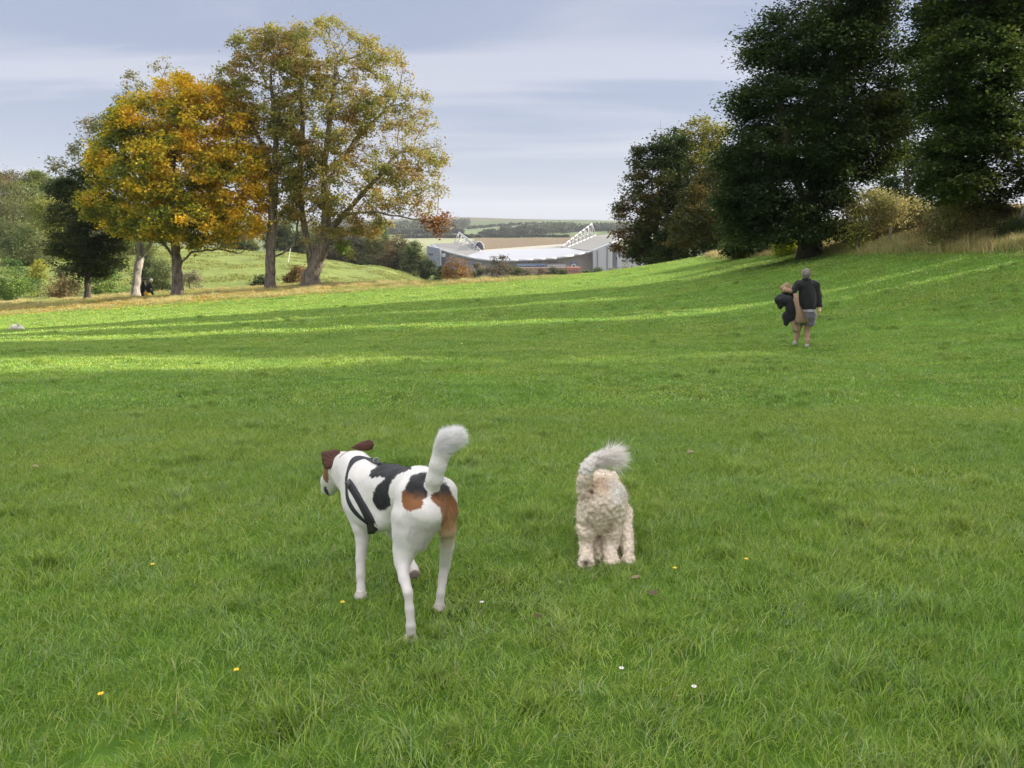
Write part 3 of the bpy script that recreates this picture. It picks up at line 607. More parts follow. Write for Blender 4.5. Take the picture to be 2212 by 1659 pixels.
T['beech'] = make_tree('beech_tree', 1750, 42.2, [(1790, 20, 120, 60), (1770, 120, 140, 70), (1750, 220, 150, 75), (1735, 320, 160, 75), (1695, 420, 130, 70), (1690, 505, 125, 45), (1880, 160, 80, 90), (1890, 300, 70, 90), (1640, 470, 70, 60), (1810, -60, 90, 50), (1595, 230, 22, 10), (1612, 350, 58, 50), (1600, 430, 60, 50), (1640, 240, 45, 60), (1670, 90, 50, 60), (1880, 60, 50, 70), (1760, 515, 95, 38, -1.2)],
  [[(1750, 565), (1750, 500), (1755, 400), (1765, 250), (1790, 60), (1800, -60)], [(1752, 470), (1720, 380, -1), (1690, 250, -1), (1670, 130, -1)], [(1755, 430), (1820, 300, 1), (1870, 180, 1)], [(1752, 500), (1690, 430, 0), (1620, 330, 0), (1570, 225, 0)]],
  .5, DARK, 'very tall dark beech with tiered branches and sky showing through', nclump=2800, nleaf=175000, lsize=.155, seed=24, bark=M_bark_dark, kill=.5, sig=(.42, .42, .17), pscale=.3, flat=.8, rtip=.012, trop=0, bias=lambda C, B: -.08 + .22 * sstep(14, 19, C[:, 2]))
T['edge'] = make_tree('lime_tree', 2048, 33.8, [(2120, -150, 190, 120), (2150, 20, 150, 130), (2090, 180, 110, 120), (2170, 330, 90, 100), (2070, 350, 75, 60), (2030, 50, 60, 50), (1985, 110, 30, 20), (2020, 400, 45, 25), (2240, 180, 120, 160), (2150, 410, 70, 40), (2260, -60, 150, 120), (2050, 150, 60, 90, -2), (2060, 290, 60, 80, -2), (2120, 180, 75, 120, -2.5), (2140, 320, 75, 90, -2.5), (2075, 395, 60, 50, -2.5)],
  [[(2048, 470), (2050, 400), (2065, 250), (2100, 60), (2140, -100)], [(2055, 330), (2130, 220, -.5), (2210, 120, -.5)], [(2070, 180), (2020, 110, 1), (1985, 105, 1)], [(2060, 300), (2150, 330, -1), (2200, 350, -1)]],
  .45, DARK, 'big overhanging dark tree reaching out of the frame above the bank', nclump=2400, nleaf=165000, lsize=.145, seed=25, bark=M_bark_dark, kill=.42, step=.38, sig=(.32, .32, .14), pscale=.4, flat=1.0, rtip=.011, bias=lambda C, B: -.02)

T['gap'] = make_tree('beech_tree', 1960, 76, [(1925, 250, 40, 60), (1960, 360, 60, 60), (1930, 430, 60, 45), (2050, 330, 60, 90)], [[(1960, 520), (1958, 400), (1955, 250), (1960, 120)]], .3, DARK,
  'slender dark tree filling the gap between the tall beech and the overhanging tree', nclump=450, nleaf=14000, lsize=.27, seed=29, bark=M_bark_dark, kill=.5)
T['high'] = make_tree('lime_tree', 2400, 44.5, [(2400, 15, 165, 95), (2400, -90, 140, 90), (2330, -10, 70, 60), (2470, -50, 80, 70)], [[(2400, 480), (2400, 300), (2405, 150), (2400, 0)], [(2402, 220), (2340, 110, 0), (2320, 50, 0)], [(2404, 170), (2460, 80, 0)]], .4, DARK,
  'tall clean stemmed tree behind the overhanging one, just outside the right edge', nclump=900, nleaf=42000, lsize=.24, seed=30, bark=M_bark_dark, kill=.5)  # unseen tree added; its raised crown shades only the farther lawn
# the same row of trees goes on towards and past the viewer, to the right of the view: they shade the near grass
def copy_tree(src, loc, rz, sc, label, group=None):
    r_ = src.copy(); COL.objects.link(r_); r_.location = loc; r_.rotation_euler = (0, 0, rz); r_.scale = (sc, sc, sc); r_['label'] = label
    if group: r_['group'] = group
    for ch in src.children:
        c = ch.copy(); COL.objects.link(c); c.parent = r_
    return r_
for i, (x, y, rz, sc, lab) in enumerate([
    (24.5, 25.4, 1.0, .95, 'dark beech beside the bank, first beyond the right edge of the view'),
    (25.2, 14.4, 3.9, 1.0, 'dark beech beside the bank, second beyond the right edge of the view'),
    (26.5, 6.6, 5.1, 1.0, 'dark beech level with the viewer, third along the bank'),
    (24.5, -1.0, .4, 1.0, 'dark beech just behind the viewer, fourth along the bank'),
    (27.0, -8.0, 2.9, 1.0, 'dark beech behind the viewer, fifth along the bank'),
    (32.5, 23.6, 2.0, .90, 'dark beech set back behind the first of the bank row'),
    (33.5, 36.7, 1.3, .90, 'dark beech set back behind the overhanging tree, outside the right edge'),
    (23.6, 28.9, .7, .26, 'small beech added out of view at the bank foot to shade the lawn'),  # scaled-down copy added out of view to block light on the right lawn
    (33.0, 12.0, 4.4, 1.1, 'taller dark beech set back behind the second of the bank row'),
    (34.0, 3.0, 1.7, 1.1, 'taller dark beech set back behind the third of the bank row')]):
    copy_tree(T['beech'], (x, y, g1(x, y) - .1), rz, sc, lab, 'beeches in the row along the bank')
# ---------------------------------------------------------------- woods, shrubs and hedge beyond the field, each its own tree
def frame_y(P):
    z = P[2] - CAMZ; return CY - (P[1] * sp + z * cp) / (P[1] * cp - z * sp) * F
def bush(px, Y, top, bot, hw, cols, label, kind='tree', cat=None, n=None, lsize=None, seed=None, group=None, bark=None, lobn=7, base=None, sparse=1.0, sig=None, pscale=None):
    r = np.random.default_rng(seed if seed is not None else int(px * 7 + Y + 5000)); m_ = Y / F
    if kind == 'shrub' or Y < 60: bot = frame_y(at(px, Y)) + 3
    H = bot - top; lobes = []
    for k in range(lobn):
        a = r.uniform(0, 1); t = 1 - a
        wv = hw * (.35 + .65 * math.sin(math.pi * min(1, (.12 + .8 * a))))
        lobes.append((px + r.uniform(-1, 1) * (hw - wv * .55) * .8, top + H * (.22 + .62 * a), wv * r.uniform(.45, .7), H * r.uniform(.16, .26), r.uniform(-1, 1) * hw * m_ * .5))
    lobes.append((px, top + H * .32, hw * .55, H * .32)); lobes.append((px, top + H * .66, hw * .95, H * .36))
    if kind == 'shrub': lobes += [(px - hw * .45, top + H * .84, hw * .5, H * .18), (px + hw * .45, top + H * .84, hw * .5, H * .18)]
    B = at(px, Y); area = (hw * m_) * (H * m_)
    n = n or int(np.clip(area * 480, 3500, 22000) * sparse); ls = lsize or float(np.clip(m_ * 2.9, .18, .75))
    lowy = bot; s_ = max(.35, H * m_ / 14)
    sg = sig or (s_ * .85, s_ * .85, s_ * .55)
    return make_tree(kind, px, Y, lobes, [[(px, bot), (px + hw * .05, bot - H * .3), (px, bot - H * .6)]], max(.10, H * m_ * .022), cols, label, nclump=int(np.clip(area * 5, 110, 420)), nleaf=n, lsize=ls,
                     bark=bark or M_bark_dark, seed=int(px + Y + 500), step=s_, kill=s_ * 1.1, sig=sg, pscale=pscale or .5 / max(1, H * m_ / 6), cat=cat or kind.replace('_', ' '), group=group, shell=.35, rtip=.02, base=B, twigs=False, zmin=.1)
GRG = [(.07, .10, .03), (.12, .15, .05), (.17, .19, .075), (.22, .22, .10)]
YG = [(.10, .13, .025), (.16, .19, .035), (.24, .25, .05), (.30, .29, .07)]
BRN = [(.07, .075, .03), (.13, .12, .05), (.19, .15, .065), (.25, .17, .08)]
DKG = [(.03, .05, .018), (.05, .075, .025), (.08, .10, .035), (.11, .12, .045)]
BRG = [(.06, .11, .03), (.10, .17, .04), (.15, .24, .055), (.20, .28, .06)]
GRY = [(.10, .10, .065), (.16, .15, .10), (.22, .20, .13), (.25, .21, .13)]
W1 = 'trees of the wood on the left skyline'
bush(15, 200, 364, 470, 55, BRN, 'brown green treetop at the far left of the skyline wood', group=W1)
bush(80, 195, 368, 475, 48, YG, 'yellow green treetop second from the left on the skyline', group=W1)
bush(128, 190, 376, 500, 45, DKG, 'dark treetop on the skyline just left of the chestnut', group=W1)
bush(-75, 150, 370, 600, 80, GRG, 'tall grey green tree cut by the left picture edge', group=W1)
bush(28, 148, 392, 575, 68, GRG, 'large grey green tree filling the left edge above the bright shrub', group=W1)
bush(100, 140, 425, 600, 48, YG, 'olive yellow tree in front of the grey green one', group=W1)
bush(60, 128, 480, 610, 60, GRG, 'grey green tree directly above the yellow tipped shrub', group=W1)
bush(160, 150, 410, 600, 55, BRN, 'brownish tree hidden behind the dark chestnut crown', group=W1)
bush(225, 150, 430, 600, 55, GRG, 'green tree behind the pale ash trunk', group=W1)
bush(285, 165, 465, 590, 50, YG, 'yellow green tree seen between ash and maple trunks', group=W1)
bush(-60, 100, 560, 655, 60, BRG, 'bright green shrub partly outside the left edge', 'shrub', group=None)
bush(35, 94, 552, 646, 52, BRG, 'bright green rounded shrub at the far left under the wood', 'shrub')
bush(82, 99, 556, 628, 26, [(.22, .24, .04), (.30, .30, .05), (.36, .34, .06)], 'yellow tipped shrub between the bright green shrub and the brown scrub', 'shrub')
bush(138, 88, 575, 645, 44, BRN, 'brown scrubby bush in front of the chestnut trunk base, left side', 'shrub')
bush(235, 92, 562, 640, 44, BRG, 'green shrub between the chestnut trunk and the pale ash trunk', 'shrub')
bush(325, 104, 528, 632, 36, DKG, 'dark green bush right behind the two resting people', 'shrub')
bush(350, 100, 552, 632, 30, GRG, 'grey green bush between the resting people and the maple trunk', 'shrub')
bush(408, 100, 565, 636, 32, GRY, 'thin grey brown bush right of the maple trunk', 'shrub', sparse=.45)
bush(565, 84, 598, 632, 22, DKG, 'low dark bush behind the straight sycamore trunk', 'shrub')
bush(641, 80, 575, 626, 24, BRN, 'brown bush close to the left side of the forked trunk', 'shrub')
W2 = 'trees beyond the green slope'

bush(605, 245, 478, 550, 42, DKG, 'dark green tree seen through the gap right of the straight trunk', group=W2)
bush(660, 250, 484, 556, 42, GRG, 'grey green tree seen between the stems of the forked trunk', group=W2)
bush(520, 260, 500, 545, 45, GRG, 'tree on the slope behind the orange maple crown', group=W2)
bush(715, 240, 488, 566, 42, BRN, 'brown tree just right of the forked trunk beyond the slope', group=W2)
bush(765, 238, 484, 574, 46, GRY, 'greyish brown tree in the middle of the line beyond the slope', group=W2)
bush(815, 234, 492, 584, 44, GRG, 'grey green tree right of the middle beyond the slope', group=W2)
bush(860, 228, 503, 592, 38, BRN, 'brownish tree near the right end of the line beyond the slope', group=W2)
bush(895, 222, 522, 600, 28, GRG, 'last taller tree of the line where the slope runs down', group=W2)
bush(925, 214, 552, 606, 22, DKG, 'small dark bushy tree at the foot of the green slope', group=W2)
W3 = 'hedge trees in front of the stadium'
bush(985, 156, 545, 612, 36, [(.14, .085, .035), (.22, .125, .05), (.28, .15, .05), (.22, .16, .06)], 'rounded orange brown tree in front of the left stadium wall', group=W3, n=5200)
bush(955, 190, 572, 612, 20, DKG, 'dark green bush left of the orange brown tree', 'shrub', group=W3)
bush(1032, 176, 566, 610, 22, GRY, 'grey brown bush right of the orange brown tree', 'shrub', group=W3)
bush(1078, 164, 547, 610, 34, [(.11, .085, .065), (.15, .12, .085), (.10, .11, .06), (.17, .13, .10)], 'half bare tree with purplish top against the white roof', group=W3, n=2800, sparse=.8)
bush(1112, 170, 570, 606, 24, DKG, 'dark green bush right of the half bare tree', 'shrub', group=W3)
bush(1145, 172, 576, 604, 24, GRY, 'grey brown hedge bush below the beige wall', 'shrub', group=W3)
bush(1172, 175, 578, 602, 20, [(.16, .12, .08), (.2, .15, .1), (.22, .16, .11)], 'reddish grey hedge bush below the blue banner', 'shrub', group=W3)
bush(1194, 172, 572, 602, 16, DKG, 'narrow dark green bush left of the orange brick block', 'shrub', group=W3)
bush(1212, 175, 580, 601, 15, DKG, 'small dark bush just left of the orange brick block', 'shrub', group=W3)
bush(1268, 170, 575, 598, 18, DKG, 'dark green bush below the blue crest panel, right side', 'shrub', group=W3)
bush(1296, 172, 580, 597, 20, GRG, 'low green bush at the foot of the white stair tower', 'shrub', group=W3)
bush(1325, 160, 576, 596, 18, GRY, 'low grey bush left of the white office block foot', 'shrub', group=W3)
bush(1352, 150, 568, 594, 26, GRG, 'grey green bush at the foot of the white office block', 'shrub', group=W3)
# shrubs on the right bank
SUNSH = [(.20, .21, .07), (.29, .27, .11), (.38, .33, .15), (.48, .43, .20)]
bush(1890, 40.3, 392, 524, 78, SUNSH, 'large sunlit olive shrub on the bank right of the dark beech', 'shrub', n=15000, lsize=.10, lobn=10, sparse=1, base=None)
bush(1852, 39, 462, 525, 30, [(.25, .27, .05), (.34, .35, .07), (.42, .42, .1)], 'yellow leaved sapling in front of the large olive shrub', 'shrub', n=900, lsize=.10)
bush(1988, 40.5, 422, 515, 52, SUNSH, 'thinner sunlit shrub right of the large olive shrub', 'shrub', n=7000, lsize=.10)
bush(1703, 47, 512, 556, 30, [(.15, .21, .03), (.24, .30, .035), (.34, .38, .05)], 'bright yellow green bush at the foot of the dark beech', 'shrub', n=5000, lsize=.12)
bush(2075, 36.5, 430, 500, 45, SUNSH, 'brown green bramble bush under the overhanging tree', 'shrub', n=6500, lsize=.10)
bush(2145, 35.5, 425, 500, 40, BRN, 'brown twiggy bush near the right edge of the bank', 'shrub', n=6500, lsize=.10)
bush(2200, 31, 478, 550, 34, DKG, 'dark bush at the right picture edge by the mown grass', 'shrub', n=6000, lsize=.08)
bush(2035, 36, 438, 512, 40, BRN, 'brown bramble bush hiding the foot of the overhanging tree', 'shrub', n=6000, lsize=.08)
bush(2050, 32.6, 455, 512, 30, SUNSH, 'bramble bush right in front of the overhanging tree trunk', 'shrub', n=6000, lsize=.08)
bush(2105, 33.5, 455, 512, 32, SUNSH, 'pale bramble bush right of the overhanging tree foot', 'shrub', n=6000, lsize=.08)
bush(1620, 52, 500, 578, 60, DARK, 'dark undergrowth bush at the foot of the beech, left side', 'shrub', n=12000, lsize=.16)
bush(1800, 50, 480, 560, 60, DARK, 'dark undergrowth bush at the foot of the beech, right side', 'shrub', n=12000, lsize=.16)
bush(1450, 72, 505, 596, 60, DARK, 'dark undergrowth bush below the reddish tree', 'shrub', n=9000, lsize=.18)

# far woodland belts on the downs: one mass each
def belt(name, segs, n, ls, cols, seed, label=None):
    r = np.random.default_rng(seed); Cs = []
    for (p0, y0, p1, y1, h, dep) in segs:
        k = int(abs(p1 - p0) / 3.2) + 2
        for i in range(k):
            u = r.uniform(0, 1); D = y0 + (y1 - y0) * u + r.uniform(-.5, .5) * dep; c = at(p0 + (p1 - p0) * u, D)
            hh = h * r.uniform(.6, 1.15); q = r.normal(size=(n, 3)); q /= np.linalg.norm(q, axis=1)[:, None]; q *= r.uniform(.7, 1.05, (n, 1)); q *= np.array([hh * .62, hh * .62, hh * .5])
            q[:, 2] = q[:, 2] + hh * .45; Cs.append(c + q)
    C = np.concatenate(Cs); colr = palette(C, cols, r, .02, seed)
    o = mobj(name, leaf_mesh(name, C, ls, colr, r, .8), M_leaf); return tag(o, kind='stuff', label=label)
BELT = [(.035, .045, .028), (.055, .068, .038), (.085, .095, .05)]
belt('far_woodland', [(1040, 1250, 1100, 1290, 11, 40), (1090, 1290, 1240, 1420, 17, 120), (1120, 1330, 1235, 1440, 15, 60), (1235, 1420, 1345, 1480, 14, 60), (1045, 1210, 1100, 1225, 8, 10),
                     (840, 1500, 1010, 1900, 16, 420), (700, 1600, 960, 1800, 16, 500), (850, 1350, 1000, 1400, 9, 30), (1050, 1205, 1230, 1215, 3, 8), (870, 1195, 1040, 1200, 5, 6),
                     (1010, 1700, 1160, 2050, 6, 60), (700, 1300, 900, 1500, 14, 200), (1330, 1300, 1500, 1500, 14, 200)], 150, 3.2, BELT, 71)
belt('hedgerow', [(872, 940, 935, 900, 7, 20), (880, 905, 925, 880, 7, 20)], 90, 1.4, [(.07, .08, .04), (.14, .12, .07)], 73)
# ---------------------------------------------------------------- stadium
M_white = mat_plain('white_paint', (.43, .43, .45), .5, .05, .05)
M_roofw = mat_plain('translucent_roof', (.33, .335, .37), .4, .05, .02)
M_roofg = mat_plain('grey_roof', (.20, .19, .17), .6, .08, .03)
M_beige = mat_plain('beige_cladding', (.23, .195, .165), .7, .06, .05)
M_blueg = mat_plain('blue_grey_cladding', (.16, .18, .23), .6, .06, .05)
M_dark = mat_plain('dark_glass', (.03, .035, .05), .3, .1, .1)
M_blue = mat_plain('blue_sign', (.03, .07, .22), .5, .05, .1)
M_lblue = mat_plain('light_blue_banner', (.20, .30, .48), .5, .15, .2)
M_brick = mat_plain('orange_brick', (.33, .115, .06), .8, .2, .5)
M_brickd = mat_plain('red_brown_brick', (.19, .10, .085), .8, .2, .5)
M_brown = mat_plain('far_roof', (.33, .31, .25), .7, .08, .03)
stad = empty('stadium', tuple(at(1130, 830)), 'white roofed football stadium with two lattice trusses in the valley', 'stadium')
SB = np.array(stad.location)
ear = [(932, 528, 905), (947, 537.5, 872), (980, 547.4, 846), (1005, 553.5, 832), (1029, 559.0, 820), (1060, 562.3, 810), (1091, 563.3, 804), (1120, 562.6, 801), (1152, 560.8, 800), (1178, 559.4, 800), (1202, 557.5, 800), (1239, 551.2, 806), (1262, 546.8, 812), (1282, 542, 818), (1305, 533.5, 832), (1326, 523.3, 848), (1357, 508, 880)]
E = [px3(*e) for e in ear]
inn = [(936, 526, 908), (955, 525.6, 905), (980, 525.0, 902), (1010, 533.5, 876), (1039, 542.0, 852), (1065, 541.0, 852), (1095, 539.6, 853), (1125, 538.6, 854), (1152, 537.6, 855), (1178, 536.9, 856), (1204, 536.1, 856), (1226, 535.4, 856), (1256, 536.2, 850), (1284, 538.0, 838)]
I_ = [px3(*e) for e in inn]
def slab(name, top_a, top_b, mat, th=1.2, parent=None):
    mb = MB(); n_ = len(top_a)
    dn = np.array([0, 0, -th]); vs = [*top_a, *top_b, *[p + dn for p in top_a], *[p + dn for p in top_b]]
    fs = []
    for i in range(n_ - 1):
        fs += [(i, i + 1, n_ + i + 1, n_ + i), (2 * n_ + i, 3 * n_ + i, 3 * n_ + i + 1, 2 * n_ + i + 1), (i, 2 * n_ + i, 2 * n_ + i + 1, i + 1), (n_ + i, n_ + i + 1, 3 * n_ + i + 1, 3 * n_ + i)]
    fs += [(0, n_, 3 * n_, 2 * n_), (n_ - 1, 3 * n_ - 1, 4 * n_ - 1, 2 * n_ - 1)]
    mb.add([np.array(v) - SB for v in vs], fs); return mb.build(name, mat, parent or stad, smooth=False)
def resample(pts, n_):
    pts = np.array(pts); s = np.r_[0, np.cumsum(np.linalg.norm(np.diff(pts, axis=0), axis=1))]; t = np.linspace(0, s[-1], n_)
    return [np.array([np.interp(q, s, pts[:, k]) for k in range(3)]) for q in t]
wr = slab('near_roof', resample(E[3:14], 40), resample([I_[4]] + I_[5:14], 40), M_roofw)
slab('side_roof', resample(E[0:4], 14), resample(I_[0:5], 14), M_roofg).location.z = -.004
slab('side_roof', resample(E[13:17], 14), resample([px3(1224, 534.4, 858), px3(1287, 507.8, 905), px3(1330, 504, 915), px3(1358, 503, 920)], 14), M_roofg).location.z = -.3
slab('side_roof', resample([px3(1284, 538.2, 838), px3(1282, 542, 818)], 3), resample([px3(1224, 534.6, 858), px3(1226, 536, 856)], 3), M_roofg).location.z = -.6
slab('back_roof', resample([px3(1036, 543, 875), px3(1226, 536.5, 890)], 6), resample([px3(1045, 539.5, 960), px3(1228, 526, 965)], 6), M_brown)
mb = MB()
for a, b in zip(E[:-1], E[1:]): mb.bar(np.array(a) - SB + (0, -.9, -.1), np.array(b) - SB + (0, -.9, -.1), 1.05, 8)
mb.build('eave_rim', M_white, stad, True)
for (i0, i1, mt, nm2) in ((0, 4, M_blueg, 'end_wall'), (3, 15, M_beige, 'front_wall')):
    pts = resample(E[i0:i1], 30); fr = [p + np.array([0, 5.0 if mt is M_beige else 5.6, -1.6]) for p in pts]; mb = MB()
    A_ = [q - SB for q in fr]; B_ = [np.array([q[0], q[1], -46.]) - SB for q in fr]; n_ = len(A_)
    off = np.array([0, 3., 0]); vs = A_ + B_ + [q + off for q in A_] + [q + off for q in B_]
    fs = [(i, i + n_, i + n_ + 1, i + 1) for i in range(n_ - 1)] + [(2 * n_ + i, 2 * n_ + i + 1, 3 * n_ + i + 1, 3 * n_ + i) for i in range(n_ - 1)] + [(i, i + 1, 2 * n_ + i + 1, 2 * n_ + i) for i in range(n_ - 1)] + [(0, 2 * n_, 3 * n_, n_), (n_ - 1, 2 * n_ - 1, 4 * n_ - 1, 3 * n_ - 1)]
    mb.add(vs, fs); mb.build(nm2, mt, stad)
def panel(name, p0, p1, t0, b0, Y0, mat, parent=stad, Y1=None, t1=None, b1=None, dep=1.0, SBx=None):
    S_ = SB if SBx is None else SBx
    Y1 = Y1 or Y0; t1 = t0 if t1 is None else t1; b1 = b0 if b1 is None else b1
    q = [px3(p0, t0, Y0), px3(p1, t1, Y1), px3(p1, b1, Y1), px3(p0, b0, Y0)]; o = np.array([0, dep, 0])
    mb = MB(); mb.hexa([x - S_ for x in q], [x + o - S_ for x in q]); return mb.build(name, mat, parent)
wl = panel('end_block', 922, 950, 531, 575, 866, M_blueg, Y1=858, t1=537, dep=20)
panel('window', 926, 940, 547.5, 551.5, 862, M_dark, wl, dep=.6); panel('window', 955, 962, 547, 555, 842, M_white, wl, dep=.6)
panel('post', 951, 953, 538, 575, 845, M_white, stad, dep=1.5)
sg_ = panel('blue_sign', 1012, 1042, 566.5, 572, 811, M_blue, dep=.5)
mb = MB()
r = np.random.default_rng(4)
q = [px3(1014.5, 569.8, 810.7), px3(1038.5, 569.8, 810.7), px3(1038.5, 570.2, 810.7), px3(1014.5, 570.2, 810.7)]
mb = MB(); mb.hexa([x - SB for x in q], [x + np.array([0, .3, 0]) - SB for x in q])
mb.build('sign_stripe', M_white, sg_)
for a, b in ((1117, 1135), (1139, 1146), (1150, 1156), (1160, 1172), (1184.5, 1192), (1194, 1208), (1211, 1215)): panel('window', a, b, 565.4, 567.6, 803.0, M_dark, dep=.5)
bn = panel('banner', 1117, 1178, 569.8, 574.5, 801.5, M_lblue, dep=.5); panel('banner', 1182, 1222, 571.2, 576.5, 800.5, M_white, dep=.5); panel('banner', 1158, 1176, 573, 576.5, 800.4, M_blue, dep=.4)
cr_ = panel('crest_panel', 1232.5, 1246, 567, 578.5, 800.5, M_blue, dep=.5)
mb = MB(); c0 = px3(1239.5, 575.3, 800.1)
for k in range(14):
    a0, a1 = math.pi * 1.25 * k / 14 - .4, math.pi * 1.25 * (k + 1) / 14 - .4; f_ = lambda a, R_: c0 + np.array([math.cos(a) * R_, 0, math.sin(a) * R_]) - SB
    q = [f_(a0, 2.7), f_(a1, 2.7), f_(a1, 1.5), f_(a0, 1.5)]; mb.hexa(q, [x + np.array([0, .2, 0]) for x in q])
mb.build('crest', M_white, cr_)
tw = panel('stair_tower', 1282, 1323, 541, 592, 806, M_white, dep=22, t1=524)
for a in (1289, 1310): panel('window_strip', a, a + 3.2, 541 if a < 1300 else 533, 588, 805.2, M_blueg, tw, dep=.5)
panel('cladding', 1323.4, 1333, 526, 590, 812, M_blueg, dep=18, t1=526)
# trusses
def truss(c1, c2, c3, bays, name):
    A_, B_, C_ = [resample(c, bays + 1) for c in (c1, c2, c3)]; mb = MB(); g = lambda p: p - SB
    for Lc in (A_, B_, C_):
        for a, b in zip(Lc[:-1], Lc[1:]): mb.bar(g(a), g(b), .72, 6)
    for i in range(bays + 1):
        mb.bar(g(A_[i]), g(B_[i]), .38, 5); mb.bar(g(A_[i]), g(C_[i]), .38, 5); mb.bar(g(B_[i]), g(C_[i]), .38, 5)
        if i < bays:
            mb.bar(g(A_[i]), g(B_[i + 1]), .33, 5); mb.bar(g(C_[i]), g(A_[i + 1]), .33, 5); mb.bar(g(B_[i]), g(C_[i + 1]), .33, 5)
    mb.build(name, M_white, stad, True)
truss([px3(991, 501.5, 905), px3(1012, 517, 882), px3(1039, 542, 852)], [px3(981, 524, 905), px3(1003, 533, 880), px3(1029, 544.5, 850)], [px3(1003, 516, 925), px3(1020, 527, 900), px3(1038, 541, 865)], 7, 'roof_truss')
truss([px3(1278.6, 483, 905), px3(1245, 508, 880), px3(1212, 533.8, 858)], [px3(1287, 508, 903), px3(1255, 521.5, 880), px3(1224, 535, 858)], [px3(1272, 505, 935), px3(1240, 520, 900), px3(1215, 533.5, 865)], 8, 'roof_truss')
mb = MB(); arc = [px3(1034.5 + 10.5 * math.cos(math.pi * t), 540 - 3 * t * 0 - 17 * math.sin(math.pi * t) - 2 * (1 - t), 862) for t in np.linspace(1, 0, 13)]
arcb = [px3(1022 + 9 * math.cos(math.pi * t), 536 - 16 * math.sin(math.pi * t), 900) for t in np.linspace(1, 0, 13)]
for a, b in zip(arc[:-1], arc[1:]): mb.bar(a - SB, b - SB, .8, 6)
mb.build('arch_rim', M_white, stad, True)
slab('vault', arc, arcb, M_roofg, .5)
slab('vault_end', arc[3:10], [np.array([p[0], p[1] + 1, arc[0][2] + .3]) for p in arc[3:10]], M_dark, .3)
ob = empty('office_block', tuple(at(1350, 800)), 'white block with rows of dark windows right of the stadium', 'building'); OB = np.array(ob.location)
bd = panel('wall', 1333.5, 1420, 535, 592, 806, M_white, ob, dep=25, SBx=OB)
for y in (545.3, 554.2, 563.2):
    for a, b in ((1344, 1353), (1358.5, 1366), (1371, 1379)): panel('window', a, b, y - 1.9, y + 1.9, 805.3, M_dark, bd, dep=.5, SBx=OB)
bb = empty('brick_building', tuple(at(1240, 765)), 'orange brick block with arched openings below the blue crest panel', 'building'); BB = np.array(bb.location)
w_ = panel('wall', 1224, 1255, 577.5, 605, 765, M_brick, bb, dep=14, SBx=BB)
for a in (1229, 1234.5, 1240, 1245.5): panel('window', a, a + 2, 583, 588, 764.4, M_dark, w_, dep=.4, SBx=BB)
b2 = empty('brick_building', tuple(at(1170, 770)), 'long red brown brick wall below the banners', 'building'); B2 = np.array(b2.location)
w_ = panel('wall', 1110, 1223, 578.5, 606, 770, M_brickd, b2, dep=14, SBx=B2)
for a in range(1188, 1222, 8): panel('window', a, a + 3, 582, 586, 769.4, M_dark, w_, dep=.4, SBx=B2)
# thin masts and poles
mb = MB(); p = at(1427, 118); top = px3(1427, 258, 118); mb.bar(p, top, .09, 6, .03); mb.bar(top - np.array([.5, 0, 1.2]), top - np.array([-.5, 0, 1.2]), .03, 5)
tag(mb.build('mast', mat_plain('mast_metal', (.25, .26, .28), .5), loc=tuple(p)), 'thin grey mast rising above the reddish tree', 'mast')
mb = MB(); p = at(623, 150); mb.bar(px3(622.5, 566, 150), px3(628, 534, 150), .11, 6, .07); mb.box(tuple(px3(628, 534, 150)), (.35, .1, .12))
tag(mb.build('pole', mat_plain('pole_paint', (.6, .62, .55), .5), loc=tuple(px3(622.5, 566, 150))), 'thin white leaning pole on the green slope', 'pole')
# fence posts on the bank
M_wood = mat_bark('weathered_wood', (.16, .13, .10), (.36, .31, .24), 10)
for px, Y, top, wd, lab in ((1920, 38.5, 489, .11, 'short wooden fence post in the pale grass below the olive shrub'), (2075, 37, 430, .09, 'tall thin wooden fence post in the brambles'), (2202, 31, 445, .13, 'dark wooden fence post at the right picture edge')):
    b = at(px, Y); t_ = px3(px, top, Y); mb = MB(); h = t_[2] - b[2]
    mb.bar(b - np.array([0, 0, .2]), np.array([b[0] + .02, b[1], t_[2] - .05]), wd * .62, 8, wd * .55); mb.bar(np.array([b[0] + .02, b[1], t_[2] - .05]), np.array([b[0] + .02, b[1], t_[2]]), wd * .55, 8, wd * .38)
    tag(mb.build('fence_post', M_wood, loc=tuple(b)), lab, 'fence post', 'fence posts on the bank')
